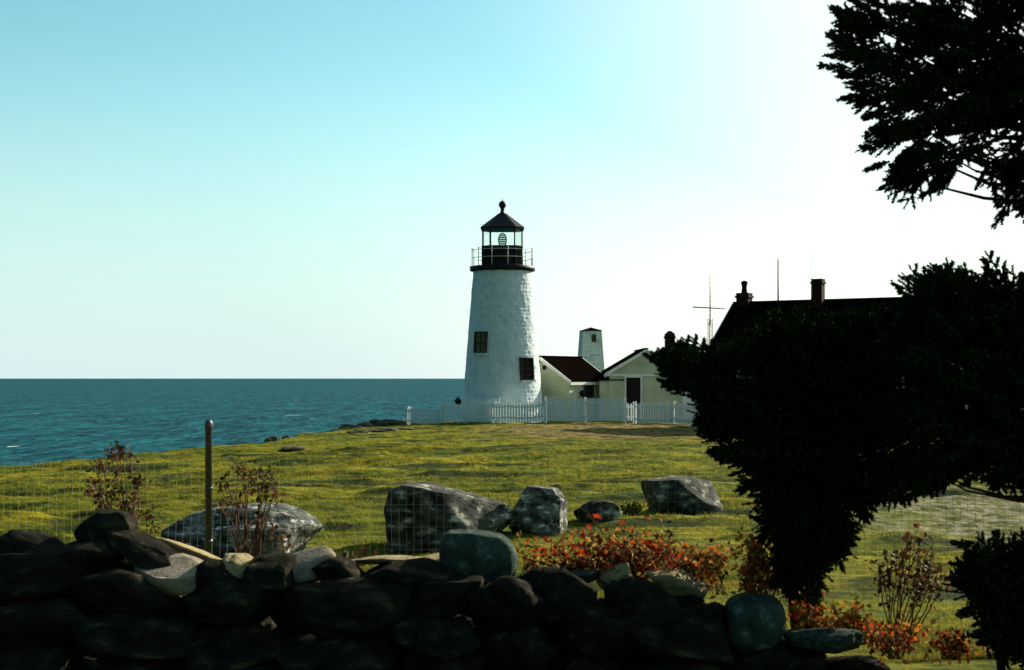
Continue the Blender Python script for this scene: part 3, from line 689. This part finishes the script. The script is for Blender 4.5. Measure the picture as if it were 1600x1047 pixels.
# ------------------------------------------------------------------ picket fences
pk_cache = {}
def picket_mesh(h):
    h = round(h, 2)
    if h in pk_cache: return pk_cache[h]
    m = MB(); w2, t2 = .046, .011
    prof = [(-w2, 0), (w2, 0), (w2, h-.07), (0, h), (-w2, h-.07)]
    m.add([(x, -t2, z) for x, z in prof]+[(x, t2, z) for x, z in prof], [(0, 1, 2, 3, 4), (9, 8, 7, 6, 5)]+[(i, 5+i, 5+(i+1) % 5, (i+1) % 5)[::-1] for i in range(5)])
    me = bpy.data.meshes.new('picket'); me.from_pydata(m.v, [], m.f); me.materials.append(M['picket']); me.update(); pk_cache[h] = me; return me
def picket_fence(label, a, b, h, lift=.08, pitch=.148, group='white picket fences round the lighthouse', dh=0, post_h=.04, seed=0):
    a = Vector(a); b = Vector(b); L = (b-a).length; d = (b-a).normalized(); rz = math.atan2(d.y, d.x); rr = random.Random(seed+int(L*10))
    t = empty('picket_fence', (a.x, a.y, gz(a.x, a.y)), label, 'fence', group, rz=rz); z00 = t.location.z
    n = min(98, int(L/pitch)); pts = []
    for i in range(n+1):
        u = L*i/n; p = a+d*u; z = gz(p.x, p.y)-z00
        o = bpy.data.objects.new('picket', picket_mesh(h+rr.choice((-.01, 0, .01))+dh*i/n)); COL.objects.link(o); o.parent = t
        o.location = (u, 0, z+lift+rr.uniform(-.008, .008)); o.rotation_euler = (0, rr.uniform(-.015, .015), 0); pts.append((u, z))
    for zf in (.22, .80):
        m = MB()
        for (u0, z0), (u1, z1) in zip(pts[:-1:4], pts[4::4]+[pts[-1]]):
            if u1 > u0: m.bar((u0, .045, z0+lift+h*zf), (u1, .045, z1+lift+h*zf), .06, .085)
        m.build('rail', M['picket'], t)
    k = max(1, round(L/2.3))
    for i in range(k+1):
        u = L*i/k; z = gz(*(a+d*u))-z00; m = MB(); m.box((u, .075+.05, z+(h+lift)/2-.1), (.11, .11, h+lift+.2+post_h)); m.box((u, .125, z+h+lift+post_h), (.14, .14, .035)); m.build('post', M['picket'], t)
    return t
def pxy(px, Y): return ((px-800)/2200*Y, Y)
picket_fence('white picket fence running in front of the lighthouse base', pxy(690, 75.2), pxy(851, 74.0), 1.00, lift=.10)
picket_fence('low end section of the picket fence standing against the sea', pxy(636, 76.6), pxy(689, 75.4), .90, lift=.05, dh=-.1)
picket_fence('short inner picket fence against the foot of the lighthouse', pxy(725, 75.55), pxy(780, 75.3), 1.22, lift=.12, pitch=.16)
picket_fence('taller picket fence in front of the cream shed', pxy(852, 74.2), pxy(977, 74.0), 1.22, lift=.12, pitch=.115)
picket_fence('picket gate section below the dark doorway', pxy(977.5, 74.2), pxy(991, 74.2), .95, lift=.15, pitch=.15)
picket_fence('picket fence right of the dark doorway running behind the spruce', pxy(992, 73.6), pxy(1180, 72.5), 1.10, lift=.04, pitch=.13)
# dark round float hung on the fence
m = MB(); m.lathe([(.02, -.19), (.12, -.15), (.18, -.04), (.18, .06), (.11, .16), (.03, .20), (.03, .26)], 14)
o = m.build('fence_post_ball', M['iron']); bx_, by_ = pxy(715.5, 75.06); o.location = (bx_, by_+.12, EYE+(591-627.5)*75/2200)
m = MB(); m.box((0, 0, -.7), (.09, .09, 1.1)); o2 = m.build('support_post', M['picket'], o); tag(o, 'dark round ball on a post beside the picket fence, seen against the sea', 'post')

# ------------------------------------------------------------------ wire fence
def wire_fence():
    Y = 9.6; t = empty('wire_fence', (0, Y, gz(0, Y)), 'welded wire mesh fence on grey metal posts behind the stone wall', 'fence'); z0 = t.location.z
    top = EYE-(655-591)/2200*Y
    for px in (-600, 326, 1270, 2200):
        x = (px-800)/2200*Y; r = .0235; zb = gz(x, Y)-z0-.2; zt = top-z0
        m = MB(); m.lathe([(r, zb), (r, zt-.075), (r*1.18, zt-.07), (r*1.2, zt-.03), (r*.95, zt-.012), (r*.45, zt-.002), (.001, zt)], 18, (x, 0, 0))
        p = m.build('post', M['pipe'], t)
        for z in (.25, .62, .98):
            c = MB(); c.lathe([(r+.004, z), (r+.004, z+.022)], 14, (x, 0, 0)); c.build('clamp', M['pipe'], p)
    rs_ = np.random.RandomState(1); V = []; F = []; rad = .0009
    def seg(p, q):
        b = len(V); d = q-p; d = d/np.linalg.norm(d); u = np.cross(d, [0, 1, 0]); u = u/np.linalg.norm(u); v = np.array([0, 1., 0])
        for c in (p, q):
            for a in (0, 2.094, 4.189): V.append(c+rad*(u*math.cos(a)+v*math.sin(a)))
        for k in range(3): F.append((b+k, b+(k+1) % 3, b+3+(k+1) % 3, b+3+k))
    mt = EYE-(703-591)/2200*Y-z0; xs = np.arange(-6.1, 6.12, .0508)
    def pos(x, z): return np.array([x+.006*math.sin(z*9+x*3), -.03+.03*math.sin(x*1.7)+.02*math.sin(z*4+x), z+.012*math.sin(x*2.3)])
    zs = np.arange(-.02, mt+.01, .1524)
    for x in xs:
        for j in range(0, len(zs)-1, 2):
            seg(pos(x, zs[j]), pos(x, zs[min(j+2, len(zs)-1)]))
    for z in zs:
        for j in range(0, len(xs)-1, 3): seg(pos(xs[j], z), pos(xs[min(j+3, len(xs)-1)], z))
    link_mesh('wire_mesh', np_mesh('wire_mesh', V, F, False), M['wire'], t)
wire_fence()

# ------------------------------------------------------------------ stone wall
def stone_wall():
    t = empty('stone_wall', (-1.2, 8.1, gz(-1.2, 8.1)), 'dark dry stone wall of rough boulders across the foreground', 'wall')
    rr = random.Random(12); base = [rock_mesh((1, 1, 1), 300+i, 4, None, .10, .62, 8, 16) for i in range(9)]
    def top(px): return float(np.interp(px, [-500, 0, 40, 110, 240, 320, 520, 600, 690, 800, 900, 1000, 1110, 1150, 1240, 1330, 1400], [800, 815, 822, 842, 868, 880, 885, 884, 872, 884, 900, 905, 915, 955, 975, 1010, 1060]))
    variants = {}
    def put(px, py, pw, ph, Y, m, tilt=None, rz=None, dp=None):
        c = PX(px, py, Y); i = rr.randrange(9); key = (i, m.name)
        if key not in variants:
            me = base[i].copy(); me.materials.clear(); me.materials.append(m); variants[key] = me
        o = bpy.data.objects.new('stone', variants[key]); COL.objects.link(o); o.parent = t
        o.location = c-t.location; wd = pw/2200*Y; ht = ph/2200*Y
        o.scale = (wd*1.12, (dp or rr.uniform(.32, .5)), ht*1.15); o.rotation_euler = (rr.uniform(-.3, .3), rr.uniform(-.3, .3) if tilt is None else tilt, rr.uniform(-.4, .4) if rz is None else rz)
        return o
    n = 0
    # named cap stones read off the photograph
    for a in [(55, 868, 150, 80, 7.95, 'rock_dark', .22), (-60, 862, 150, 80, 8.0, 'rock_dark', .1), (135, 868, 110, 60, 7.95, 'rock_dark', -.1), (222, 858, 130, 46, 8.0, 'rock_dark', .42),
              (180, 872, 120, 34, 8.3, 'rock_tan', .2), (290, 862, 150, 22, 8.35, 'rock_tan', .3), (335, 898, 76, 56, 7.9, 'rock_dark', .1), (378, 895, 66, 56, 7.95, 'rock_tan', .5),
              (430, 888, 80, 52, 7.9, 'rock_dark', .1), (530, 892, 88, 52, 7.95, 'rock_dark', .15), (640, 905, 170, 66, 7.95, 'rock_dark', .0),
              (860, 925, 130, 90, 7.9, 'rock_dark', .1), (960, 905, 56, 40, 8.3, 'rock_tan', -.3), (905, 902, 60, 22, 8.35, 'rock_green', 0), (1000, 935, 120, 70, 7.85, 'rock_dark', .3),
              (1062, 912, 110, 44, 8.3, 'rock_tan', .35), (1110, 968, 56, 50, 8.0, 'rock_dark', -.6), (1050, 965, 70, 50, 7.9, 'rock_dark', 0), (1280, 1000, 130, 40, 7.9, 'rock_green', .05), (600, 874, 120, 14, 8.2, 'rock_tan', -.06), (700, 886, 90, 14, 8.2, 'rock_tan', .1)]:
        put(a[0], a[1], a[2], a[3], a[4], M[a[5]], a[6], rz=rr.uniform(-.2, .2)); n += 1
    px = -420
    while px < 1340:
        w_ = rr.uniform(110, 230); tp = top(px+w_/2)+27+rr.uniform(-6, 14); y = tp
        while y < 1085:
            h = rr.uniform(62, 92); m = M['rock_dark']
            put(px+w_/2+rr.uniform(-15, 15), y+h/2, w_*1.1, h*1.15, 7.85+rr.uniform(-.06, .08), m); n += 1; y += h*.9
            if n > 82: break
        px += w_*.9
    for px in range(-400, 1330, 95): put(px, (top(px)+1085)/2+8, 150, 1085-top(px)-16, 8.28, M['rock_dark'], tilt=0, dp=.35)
    return t
stone_wall()
WR = 'loose capstones resting on the stone wall'
rock('capstone', 746, 833, 905, 124, 8.1, M['rock_green'], 61, 'pale rounded boulder sitting highest on the middle of the stone wall', 'stone', group=WR, depth=.34, rough=.05, box=.62, cuts=1, facet=0,
     prof=([-1, -.7, 0, .6, 1], [.75, .98, 1, .86, .5]))
rock('capstone', 1183, 932, 1015, 96, 7.9, M['rock_green'], 67, 'smooth dark green rounded stone with a lit rim at the right end of the wall', 'stone', group=WR, depth=.36, rough=.03, box=.68, cuts=1, facet=0)
rock('capstone', 257, 873, 912, 104, 7.82, M['rock_flat'], 71, 'flat pale sunlit slab on the wall near the fence post', 'stone', group=WR, depth=.36, rough=.025, box=.5, cuts=4, tilt=.05, tx=.30, bury=.2)
rock('capstone', 160, 799, 856, 94, 8.0, M['rock_dark'], 73, 'black pointed stone standing up on the left of the wall', 'stone', group=WR, depth=.3, rough=.1, cuts=4,
     prof=([-1, -.6, -.2, .2, .7, 1], [.1, .55, .9, .92, 1, .8]))
rock('capstone', 478, 869, 908, 100, 7.9, M['rock_flat'], 79, 'sunlit pale slanting slab on the wall left of the middle', 'stone', group=WR, depth=.3, rough=.025, box=.5, cuts=4, tilt=-.25, tx=.28)

# ------------------------------------------------------------------ spruces
def make_needles(rs, P0, D, L, rad, V, F, VT, FT):
    """P0,D,L arrays: twig fingers. adds needle triangles and thin twig cores"""
    n = len(P0); k = 56
    t = rs.uniform(0.02, 1.0, (n, k)); a = rs.uniform(0, 2*np.pi, (n, k))
    D = D/np.linalg.norm(D, axis=1, keepdims=True)
    ref = np.tile([0.1, 0.2, 1.0], (n, 1)); U = np.cross(D, ref); U /= np.linalg.norm(U, axis=1, keepdims=True); W = np.cross(U, D)
    rd = U[:, None]*np.cos(a)[..., None]+W[:, None]*np.sin(a)[..., None]
    base = P0[:, None]+D[:, None]*(L[:, None]*t)[..., None]
    nl = rad*rs.uniform(.75, 1.15, (n, k))*(1-.35*t)
    tip = base+rd*nl[..., None]*.85+D[:, None]*(nl*.75)[..., None]
    side = np.cross(rd, D[:, None]); wv = side*(.0046)
    off = sum(len(x) for x in V); vv = np.stack([base-wv, base+wv, tip+wv*.4, tip-wv*.4], 2).reshape(-1, 3)
    V.append(vv); q = np.arange(n*k)*4+off; F.append(np.stack([q, q+1, q+2, q+3], 1))
    # core: three sided
    offt = sum(len(x) for x in VT); pts = []
    for e, r in ((0, .006), (1, .0035)):
        c = P0+D*(L*e)[:, None]
        for an in (0, 2.094, 4.189): pts.append(c+(U*math.cos(an)+W*math.sin(an))*r)
    vt = np.stack(pts, 1).reshape(-1, 3); VT.append(vt); q = np.arange(n)*6+offt
    for j in range(3): FT.append(np.stack([q+j, q+(j+1) % 3, q+3+(j+1) % 3, q+3+j], 1))

def in_poly(x, y, poly):
    c = np.zeros(len(x), bool); n = len(poly)
    for i in range(n):
        x0, y0 = poly[i]; x1, y1 = poly[(i+1) % n]
        cond = ((y0 > y) != (y1 > y)) & (x < (x1-x0)*(y-y0)/((y1-y0) if y1 != y0 else 1e-9)+x0); c ^= cond
    return c

B1 = None
def spruce(label, trunk, height, Ym, polys, seed, lean=(0, 0), rb=.09, Yd=.5):
    """trunk: (x,y). polys: list of (outline read in the photo, count, depth spread, centre px)"""
    rs = np.random.RandomState(seed); x0, y0 = trunk; zb = gz(x0, y0)
    t = empty('spruce_tree', (x0, y0, zb), label, 'tree', 'dark spruces at the right'); T = np.array([x0, y0, zb])
    m = MB(); n = 14
    pts = [Vector((lean[0]*i/n+.02*math.sin(i*1.3), lean[1]*i/n+.02*math.cos(i), -.1+(height+.1)*i/n)) for i in range(n+1)]
    m.tube(pts, [rb*(1.25 if i == 0 else 1)*(1-.9*i/n) for i in range(n+1)], 12); m.build('trunk', M['bark'], t)
    V, F, VT, FT = [], [], [], []; limbs = MB(); tips_all = []
    for poly, cnt, spread, cpx, up in polys:
        xs = [p[0] for p in poly]; ys = [p[1] for p in poly]
        def draw(k):
            got = np.zeros((0, 2))
            while len(got) < k:
                c = np.stack([rs.uniform(min(xs), max(xs), k*3+9), rs.uniform(min(ys), max(ys), k*3+9)], 1); got = np.concatenate([got, c[in_poly(c[:, 0], c[:, 1], poly)]])
            return got[:k]
        # half the sprays sit in boughs (clumps), half fill the body
        nb = max(2, cnt//22); bc = draw(nb); bi = rs.randint(0, nb, cnt//2)
        got = np.concatenate([bc[bi]+np.clip(rs.normal(0, 1, (cnt//2, 2)), -1.7, 1.7)*np.array([16, 10]), draw(cnt-cnt//2)])
        wob = np.stack([vnoise(got[:, 0]/38, got[:, 1]/38, seed=seed), vnoise(got[:, 0]/38, got[:, 1]/38, seed=seed+1)], 1); got = got+wob*25
        gap = vnoise(got[:, 0]/17, got[:, 1]/13, seed=seed+2); got = got[gap < (.12 if poly is B1 else .50)]
        # longer sprays poking out of the rim
        ne = max(4, cnt//9); e_ = []
        seg = [(np.array(poly[i]), np.array(poly[(i+1) % len(poly)])) for i in range(len(poly))]; ln = np.array([np.linalg.norm(b-a) for a, b in seg]); ln = ln/ln.sum()
        for i in rs.choice(len(seg), ne, p=ln): e_.append(seg[i][0]+(seg[i][1]-seg[i][0])*rs.rand()+rs.normal(0, 4, 2))
        got = np.concatenate([got, np.array(e_)]); cnt = len(got)
        Y = Ym+rs.uniform(-1, 1, cnt)*spread
        tip = np.stack([(got[:, 0]-800)/2200*Ym, Y, EYE+(591-got[:, 1])/2200*Ym], 1)
        # each spray grows outward from the trunk, drooping then lifting at its end
        ctr = np.array([(cpx[0]-800)/2200*Ym, y0*.6+Ym*.4, EYE+(591-cpx[1])/2200*Ym])
        d = tip-ctr; d[:, 1] += rs.normal(0, .10, cnt); d += rs.normal(0, .12, (cnt, 3)); d[:, 2] += up; d /= np.linalg.norm(d, axis=1, keepdims=True)
        Ls = rs.uniform(.15, .29, cnt); Ls[-ne:] *= 1.15; root = tip-d*Ls[:, None]
        P0 = [root+d*(Ls*.25)[:, None]]; DD = [d]; LL = [Ls*.75]
        sd = np.cross(d, np.tile([0, 0, 1.], (cnt, 1)))+rs.normal(0, .15, (cnt, 3)); sd /= np.linalg.norm(sd, axis=1, keepdims=True)
        vert = np.cross(sd, d); roll = rs.uniform(-.9, .9, cnt)[:, None]; sd = sd*np.cos(roll)+vert*np.sin(roll)
        for q, s in ((.1, 1), (.22, -1), (.38, 1), (.5, -1), (.66, 1), (.76, -1)):
            b = d*.72+sd*s*.75; P0.append(root+d*(Ls*q)[:, None]); DD.append(b); LL.append(Ls*(.62-.5*q)*rs.uniform(.8, 1.2, cnt))
        make_needles(rs, np.concatenate(P0), np.concatenate(DD), np.concatenate(LL), .0205, V, F, VT, FT)
        tips_all.append((root, ctr))
    # limbs from the trunk to groups of sprays
    for root, ctr in tips_all:
        idx = rs.choice(len(root), min(len(root), max(10, len(root)//9)), False)
        for i in idx:
            p = root[i]; zz = min(max(p[2]-.15*abs(p[0]-x0)-.05-zb, .3), height*.97); f = zz/height
            a = Vector((lean[0]*f, lean[1]*f, zz)); b = Vector(p-T); mid = a.lerp(b, .5)+Vector((rs.normal(0, .03), rs.normal(0, .03), -.06*(b-a).length)); mid2 = a.lerp(b, .8)+Vector((0, 0, -.05*(b-a).length))
            limbs.tube([a, mid, mid2, b], [.014*(.6+.35*(b-a).length), .010, .006, .004], 5, False)
    limbs.build('limb', M['bark'], t)
    Vn = np.concatenate(V)-T; Fn = np.concatenate(F); Vt = np.concatenate(VT)-T; Ft = np.concatenate(FT)+len(Vn)
    me = np_mesh('crown', np.concatenate([Vn, Vt]), np.concatenate([Fn, Ft]), False, np.concatenate([np.zeros(len(Fn)), np.ones(len(Ft))]))
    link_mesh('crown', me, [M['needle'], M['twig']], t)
    return t

A1 = [(1018, 552), (1045, 540), (1080, 555), (1108, 556), (1145, 524), (1172, 498), (1205, 487), (1240, 478), (1275, 492), (1300, 486), (1345, 486), (1420, 470), (1440, 600), (1420, 740), (1392, 765), (1378, 795), (1335, 808), (1312, 842),
      (1285, 885), (1250, 940), (1232, 890), (1212, 828), (1178, 792), (1145, 758), (1118, 715), (1098, 672), (1102, 640), (1088, 610), (1062, 585), (1035, 580)]
A3 = [(1212, 840), (1300, 850), (1288, 880), (1262, 905), (1256, 955), (1236, 950), (1222, 895)]
A2 = [(1088, 640), (1110, 640), (1112, 668), (1090, 664)]
spruce('nearer spruce whose low boughs reach left across the buildings, narrowing to its foot', (1.72, 8.55), 2.0, 8.2, [(A1, 1350, .45, (1290, 690), .12), (A3, 150, .22, (1250, 800), -.15), (A2, 10, .1, (1290, 660), 0)], 5, rb=.042)
B1 = [(1300, 0), (1308, 60), (1322, 95), (1328, 145), (1350, 155), (1378, 185), (1350, 215), (1372, 228), (1400, 235), (1400, 262), (1392, 286), (1425, 302), (1450, 282), (1480, 260), (1505, 242), (1535, 215), (1560, 235), (1572, 300), (1560, 325), (1600, 345), (1680, 340), (1700, 0)]
B2 = [(1392, 470), (1405, 432), (1425, 415), (1462, 412), (1490, 422), (1520, 405), (1545, 405), (1560, 425), (1700, 400), (1700, 720), (1560, 735), (1500, 715), (1440, 735), (1395, 740)]
B3 = [(1370, -30), (1350, -150), (1390, -350), (1450, -600), (1700, -900), (1900, -600), (2300, 0), (2350, 600), (2100, 850), (1700, 800), (1700, 0)]
B4 = [(1400, 735), (1560, 725), (1600, 760), (1500, 752), (1420, 790)]
spruce('taller spruce at the right edge, boughs hanging from the top corner', (3.05, 7.7), 6.6, 7.4, [(B1, 820, .4, (1640, 120), .0), (B2, 800, .45, (1640, 600), .12), (B4, 80, .3, (1640, 700), -.1), (B3, 1500, .8, (1760, 200), 0)], 8, rb=.13)
C1 = [(1500, 858), (1530, 848), (1600, 835), (1720, 850), (1720, 1060), (1600, 1045), (1545, 1025), (1512, 960), (1500, 895)]
spruce('small black spruce sapling low in the right corner', (2.75, 7.9), .78, 7.7, [(C1, 520, .28, (1620, 930), .1)], 13, rb=.03)

# ------------------------------------------------------------------ shrubs
def leaf_shrub(name, label, cat, stems, mats, leaf=.034, seed=0, base_dy=0, leaf_per=10, stem_r=.004, extra=None, group=None, jit=.035, sig=.28):
    """stems: list of [(px,py,Y) base ... tip]; leaves cluster towards each tip"""
    rs = np.random.RandomState(seed); b0 = PX(*stems[0][0]); o0 = Vector((b0.x, b0.y, gz(b0.x, b0.y)))
    t = empty(name, o0, label, cat, group); sm = MB(); V = []; F = []
    def leafq(c, sc):
        d = Vector(rs.normal(size=3)); d.normalize(); u = d.cross(Vector(rs.normal(size=3))); u.normalize(); n_ = d.cross(u)
        l = leaf*sc*rs.uniform(.7, 1.3); w_ = l*rs.uniform(.26, .42); b = len(V)
        for p in (c, c+d*l*.45+u*w_+n_*w_*.35, c+d*l, c+d*l*.45-u*w_+n_*w_*.35): V.append(tuple(p-o0))
        F.append((b, b+1, b+2, b+3))
    for st in stems:
        P = [PX(*q) for q in st]
        if len(P) == 2: P.insert(1, P[0].lerp(P[1], .5)+Vector(rs.normal(0, .015, 3)))
        sm.tube([p-o0 for p in P], [stem_r*(1-.6*i/(len(P)-1)) for i in range(len(P))], 5)
        L = (P[-1]-P[0]).length
        for _ in range(leaf_per):
            f = 1-abs(rs.normal(0, sig)); f = max(.15, min(1.02, f)); s = f*(len(P)-1); i = min(int(s), len(P)-2)
            c = P[i].lerp(P[i+1], s-i)+Vector(rs.normal(0, jit, 3)); leafq(c, 1)
            if rs.rand() < .3: sm.tube([P[i].lerp(P[i+1], s-i)-o0, c-o0], stem_r*.35, 3)
    sm.build('stem', M['stem'], t)
    link_mesh('foliage', np_mesh('foliage', V, F, False), mats, t)
    return t
def spread(base, tips, Y, rs, dy=.15):
    return [[(base[0]+rs.uniform(-12, 12), base[1], Y), ((base[0]+x)/2+rs.uniform(-10, 10), (base[1]+y)/2+rs.uniform(-8, 8), Y+rs.uniform(-dy, dy)/2), (x, y, Y+rs.uniform(-dy, dy))] for x, y in tips]
rg_ = random.Random(77)
DW = 'dry brown weeds rising behind the wall'
leaf_shrub('dry_weed', 'tall dry brown weed beside the black pointed stone, seed heads against the sea', 'plant',
           spread((205, 860), [(186, 700), (180, 706), (203, 712), (192, 698), (172, 708), (218, 748), (216, 742)], 8.7, rg_, .1)+
           spread((190, 850), [(150, 722), (162, 730), (152, 768), (140, 762), (166, 776), (175, 768), (158, 785), (148, 755)], 8.7, rg_, .1)+
           spread((215, 860), [(228, 800), (240, 815), (205, 795), (180, 740), (212, 770), (196, 788)], 8.7, rg_, .1), M['brown_leaf'], .036, 3, leaf_per=17, group=DW, jit=.024, stem_r=.006, sig=.06)
leaf_shrub('dry_weed', 'bushy brown weed right of the metal fence post', 'plant',
           spread((380, 870), [(350, 745), (345, 760), (372, 728), (378, 722), (390, 735), (360, 775), (348, 790), (372, 785), (385, 760)], 8.9, rg_, .1)+
           spread((395, 872), [(412, 748), (425, 742), (420, 760), (405, 755), (430, 770), (400, 740), (432, 752), (404, 790)], 8.9, rg_, .1)+
           spread((400, 872), [(440, 835), (425, 822), (408, 815), (385, 820), (450, 845)], 8.9, rg_, .1), M['brown_leaf'], .036, 4, leaf_per=16, group=DW, jit=.028, stem_r=.006, sig=.09)
leaf_shrub('dry_weed', 'low tuft of dark red weeds on the wall left of the pale boulder', 'plant',
           spread((560, 884), [(540, 858), (525, 862), (560, 866), (575, 860), (590, 870), (550, 872)], 8.6, rg_, .1), M['brown_leaf'], .032, 5, leaf_per=7, group=DW)
RB = 'autumn bushes behind the stone wall'
def blob(n, cx, cy, rx, ry, r): return [(cx+r.gauss(0, .45)*rx, cy+r.gauss(0, .45)*ry) for _ in range(n)]
leaf_shrub('autumn_bush', 'broad red leaved bush growing over the middle of the wall', 'bush',
           spread((900, 905), blob(26, 900, 866, 85, 26, rg_), 8.45, rg_, .25)+spread((990, 905), blob(34, 985, 855, 85, 32, rg_), 8.45, rg_, .25)+spread((1060, 905), blob(28, 1065, 876, 75, 34, rg_), 8.45, rg_, .25), M['red_leaf'], .043, 6, leaf_per=16, group=RB, jit=.06, sig=.3, stem_r=.006)
leaf_shrub('autumn_bush', 'orange and yellow leaved bush left of the spruce foot', 'bush',
           spread((1180, 960), blob(26, 1180, 890, 40, 45, rg_), 8.4, rg_, .25)+spread((1170, 960), blob(10, 1182, 852, 18, 12, rg_), 8.4, rg_, .2)+spread((1130, 930), blob(8, 1118, 865, 20, 12, rg_), 8.4, rg_, .2), M['orange_leaf'], .040, 7, leaf_per=18, group=RB, jit=.035, sig=.2)
leaf_shrub('autumn_bush', 'orange bush at the foot of the spruce right of the smooth green stone', 'bush',
           spread((1265, 990), blob(26, 1262, 950, 32, 28, rg_), 8.2, rg_, .25)+spread((1330, 1000), blob(18, 1330, 965, 35, 20, rg_), 8.2, rg_, .25), M['orange_leaf'], .040, 8, leaf_per=18, group=RB)
leaf_shrub('autumn_bush', 'low tangle of red and orange leaves along the bottom right edge', 'bush',
           spread((1400, 1030), blob(24, 1390, 985, 60, 14, rg_), 8.0, rg_, .3)+spread((1480, 1030), blob(18, 1490, 1000, 60, 12, rg_), 7.9, rg_, .3), M['red_leaf'], .038, 9, leaf_per=14, group=RB)
leaf_shrub('autumn_sapling', 'slender sapling with rust coloured leaves standing on the grass at right', 'sapling',
           spread((1396, 1010), [(1372, 880), (1385, 870), (1378, 895), (1400, 905), (1405, 868), (1420, 848), (1425, 835), (1440, 842), (1410, 885)], 8.5, rg_, .12)+
           spread((1410, 1010), [(1440, 880), (1455, 872), (1470, 880), (1460, 895), (1435, 905), (1450, 860), (1445, 915), (1478, 905)], 8.5, rg_, .12), M['brown_leaf'], .040, 10, leaf_per=26, stem_r=.006, jit=.035, sig=.16)
leaf_shrub('autumn_sprig', 'small yellow brown sprig at the right side of the pale boulder on the wall', 'plant',
           spread((822, 900), [(812, 850), (828, 842), (838, 862), (848, 872), (818, 868), (805, 838)], 8.5, rg_, .1), M['orange_leaf'], .030, 11, leaf_per=8, stem_r=.003)
leaf_shrub('green_tuft', 'bright green tuft between the small flat boulder and the dark humped one', 'plant',
           [[(985+dx*.5, 805, 20.3), (985+dx, 797-abs(8-abs(dx))*.9, 20.3)] for dx in (-16, -10, -5, 0, 4, 9, 14, 18, -2, 6)], M['green_leaf'], .07, 12, leaf_per=16, stem_r=.005)

# ------------------------------------------------------------------ grass
def grass():
    rs = np.random.RandomState(2); n = 330000
    Y = 8.6+(rs.rand(n)**1.9)*42; X = (rs.rand(n)*2-1)*(.46*Y+1.5)
    d = X-np.interp(Y, CY, CX); clump = fbm(X*1.1, Y*1.1, seed=61, o=2)+.5*vnoise(X*4, Y*4, seed=62)
    keep = (d > .6) & (clump > rs.uniform(-.35, .6, n)) & (((X-7.6)/3.0)**2+((Y-20.5)/4.5)**2 > rs.uniform(.5, 1.3, n)); X, Y, clump = X[keep], Y[keep], clump[keep]; n = len(X)
    Z = ground_np(X, Y)-.008; h = rs.uniform(.018, .042, n)*(1+1.2*np.clip(clump, 0, 1))*np.clip(Y/16, .8, 1.4)*np.where(Y < 10.5, 1.6, 1)
    a = rs.uniform(0, 2*np.pi, n); w_ = .0028*np.clip(Y/8, 1, 5); dx, dy = np.cos(a)*w_, np.sin(a)*w_
    lx, ly = rs.normal(0, .45, n)*h-.2*h, rs.normal(0, .45, n)*h
    V = np.stack([np.stack([X-dx, Y-dy, Z], 1), np.stack([X+dx, Y+dy, Z], 1), np.stack([X+lx, Y+ly, Z+h], 1)], 1).reshape(-1, 3)
    F = np.arange(n*3).reshape(-1, 3)
    m = mat('grass_blade', (.1, .1, .01), rough=.7, spec=.1, trans=.4, c3=(.035, .05, .004), s3=.9, lo3=.50, hi3=.60, stretch=(.4, 1, 1), island=[(.13, .145, .008), (.25, .205, .010), (.05, .085, .006), (.29, .24, .020), (.19, .175, .009), (.26, .18, .03)])  # dark green patches are painted hummock shading, in step with the turf streaks
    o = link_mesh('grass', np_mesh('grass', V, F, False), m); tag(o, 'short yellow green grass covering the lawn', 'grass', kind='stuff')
grass()
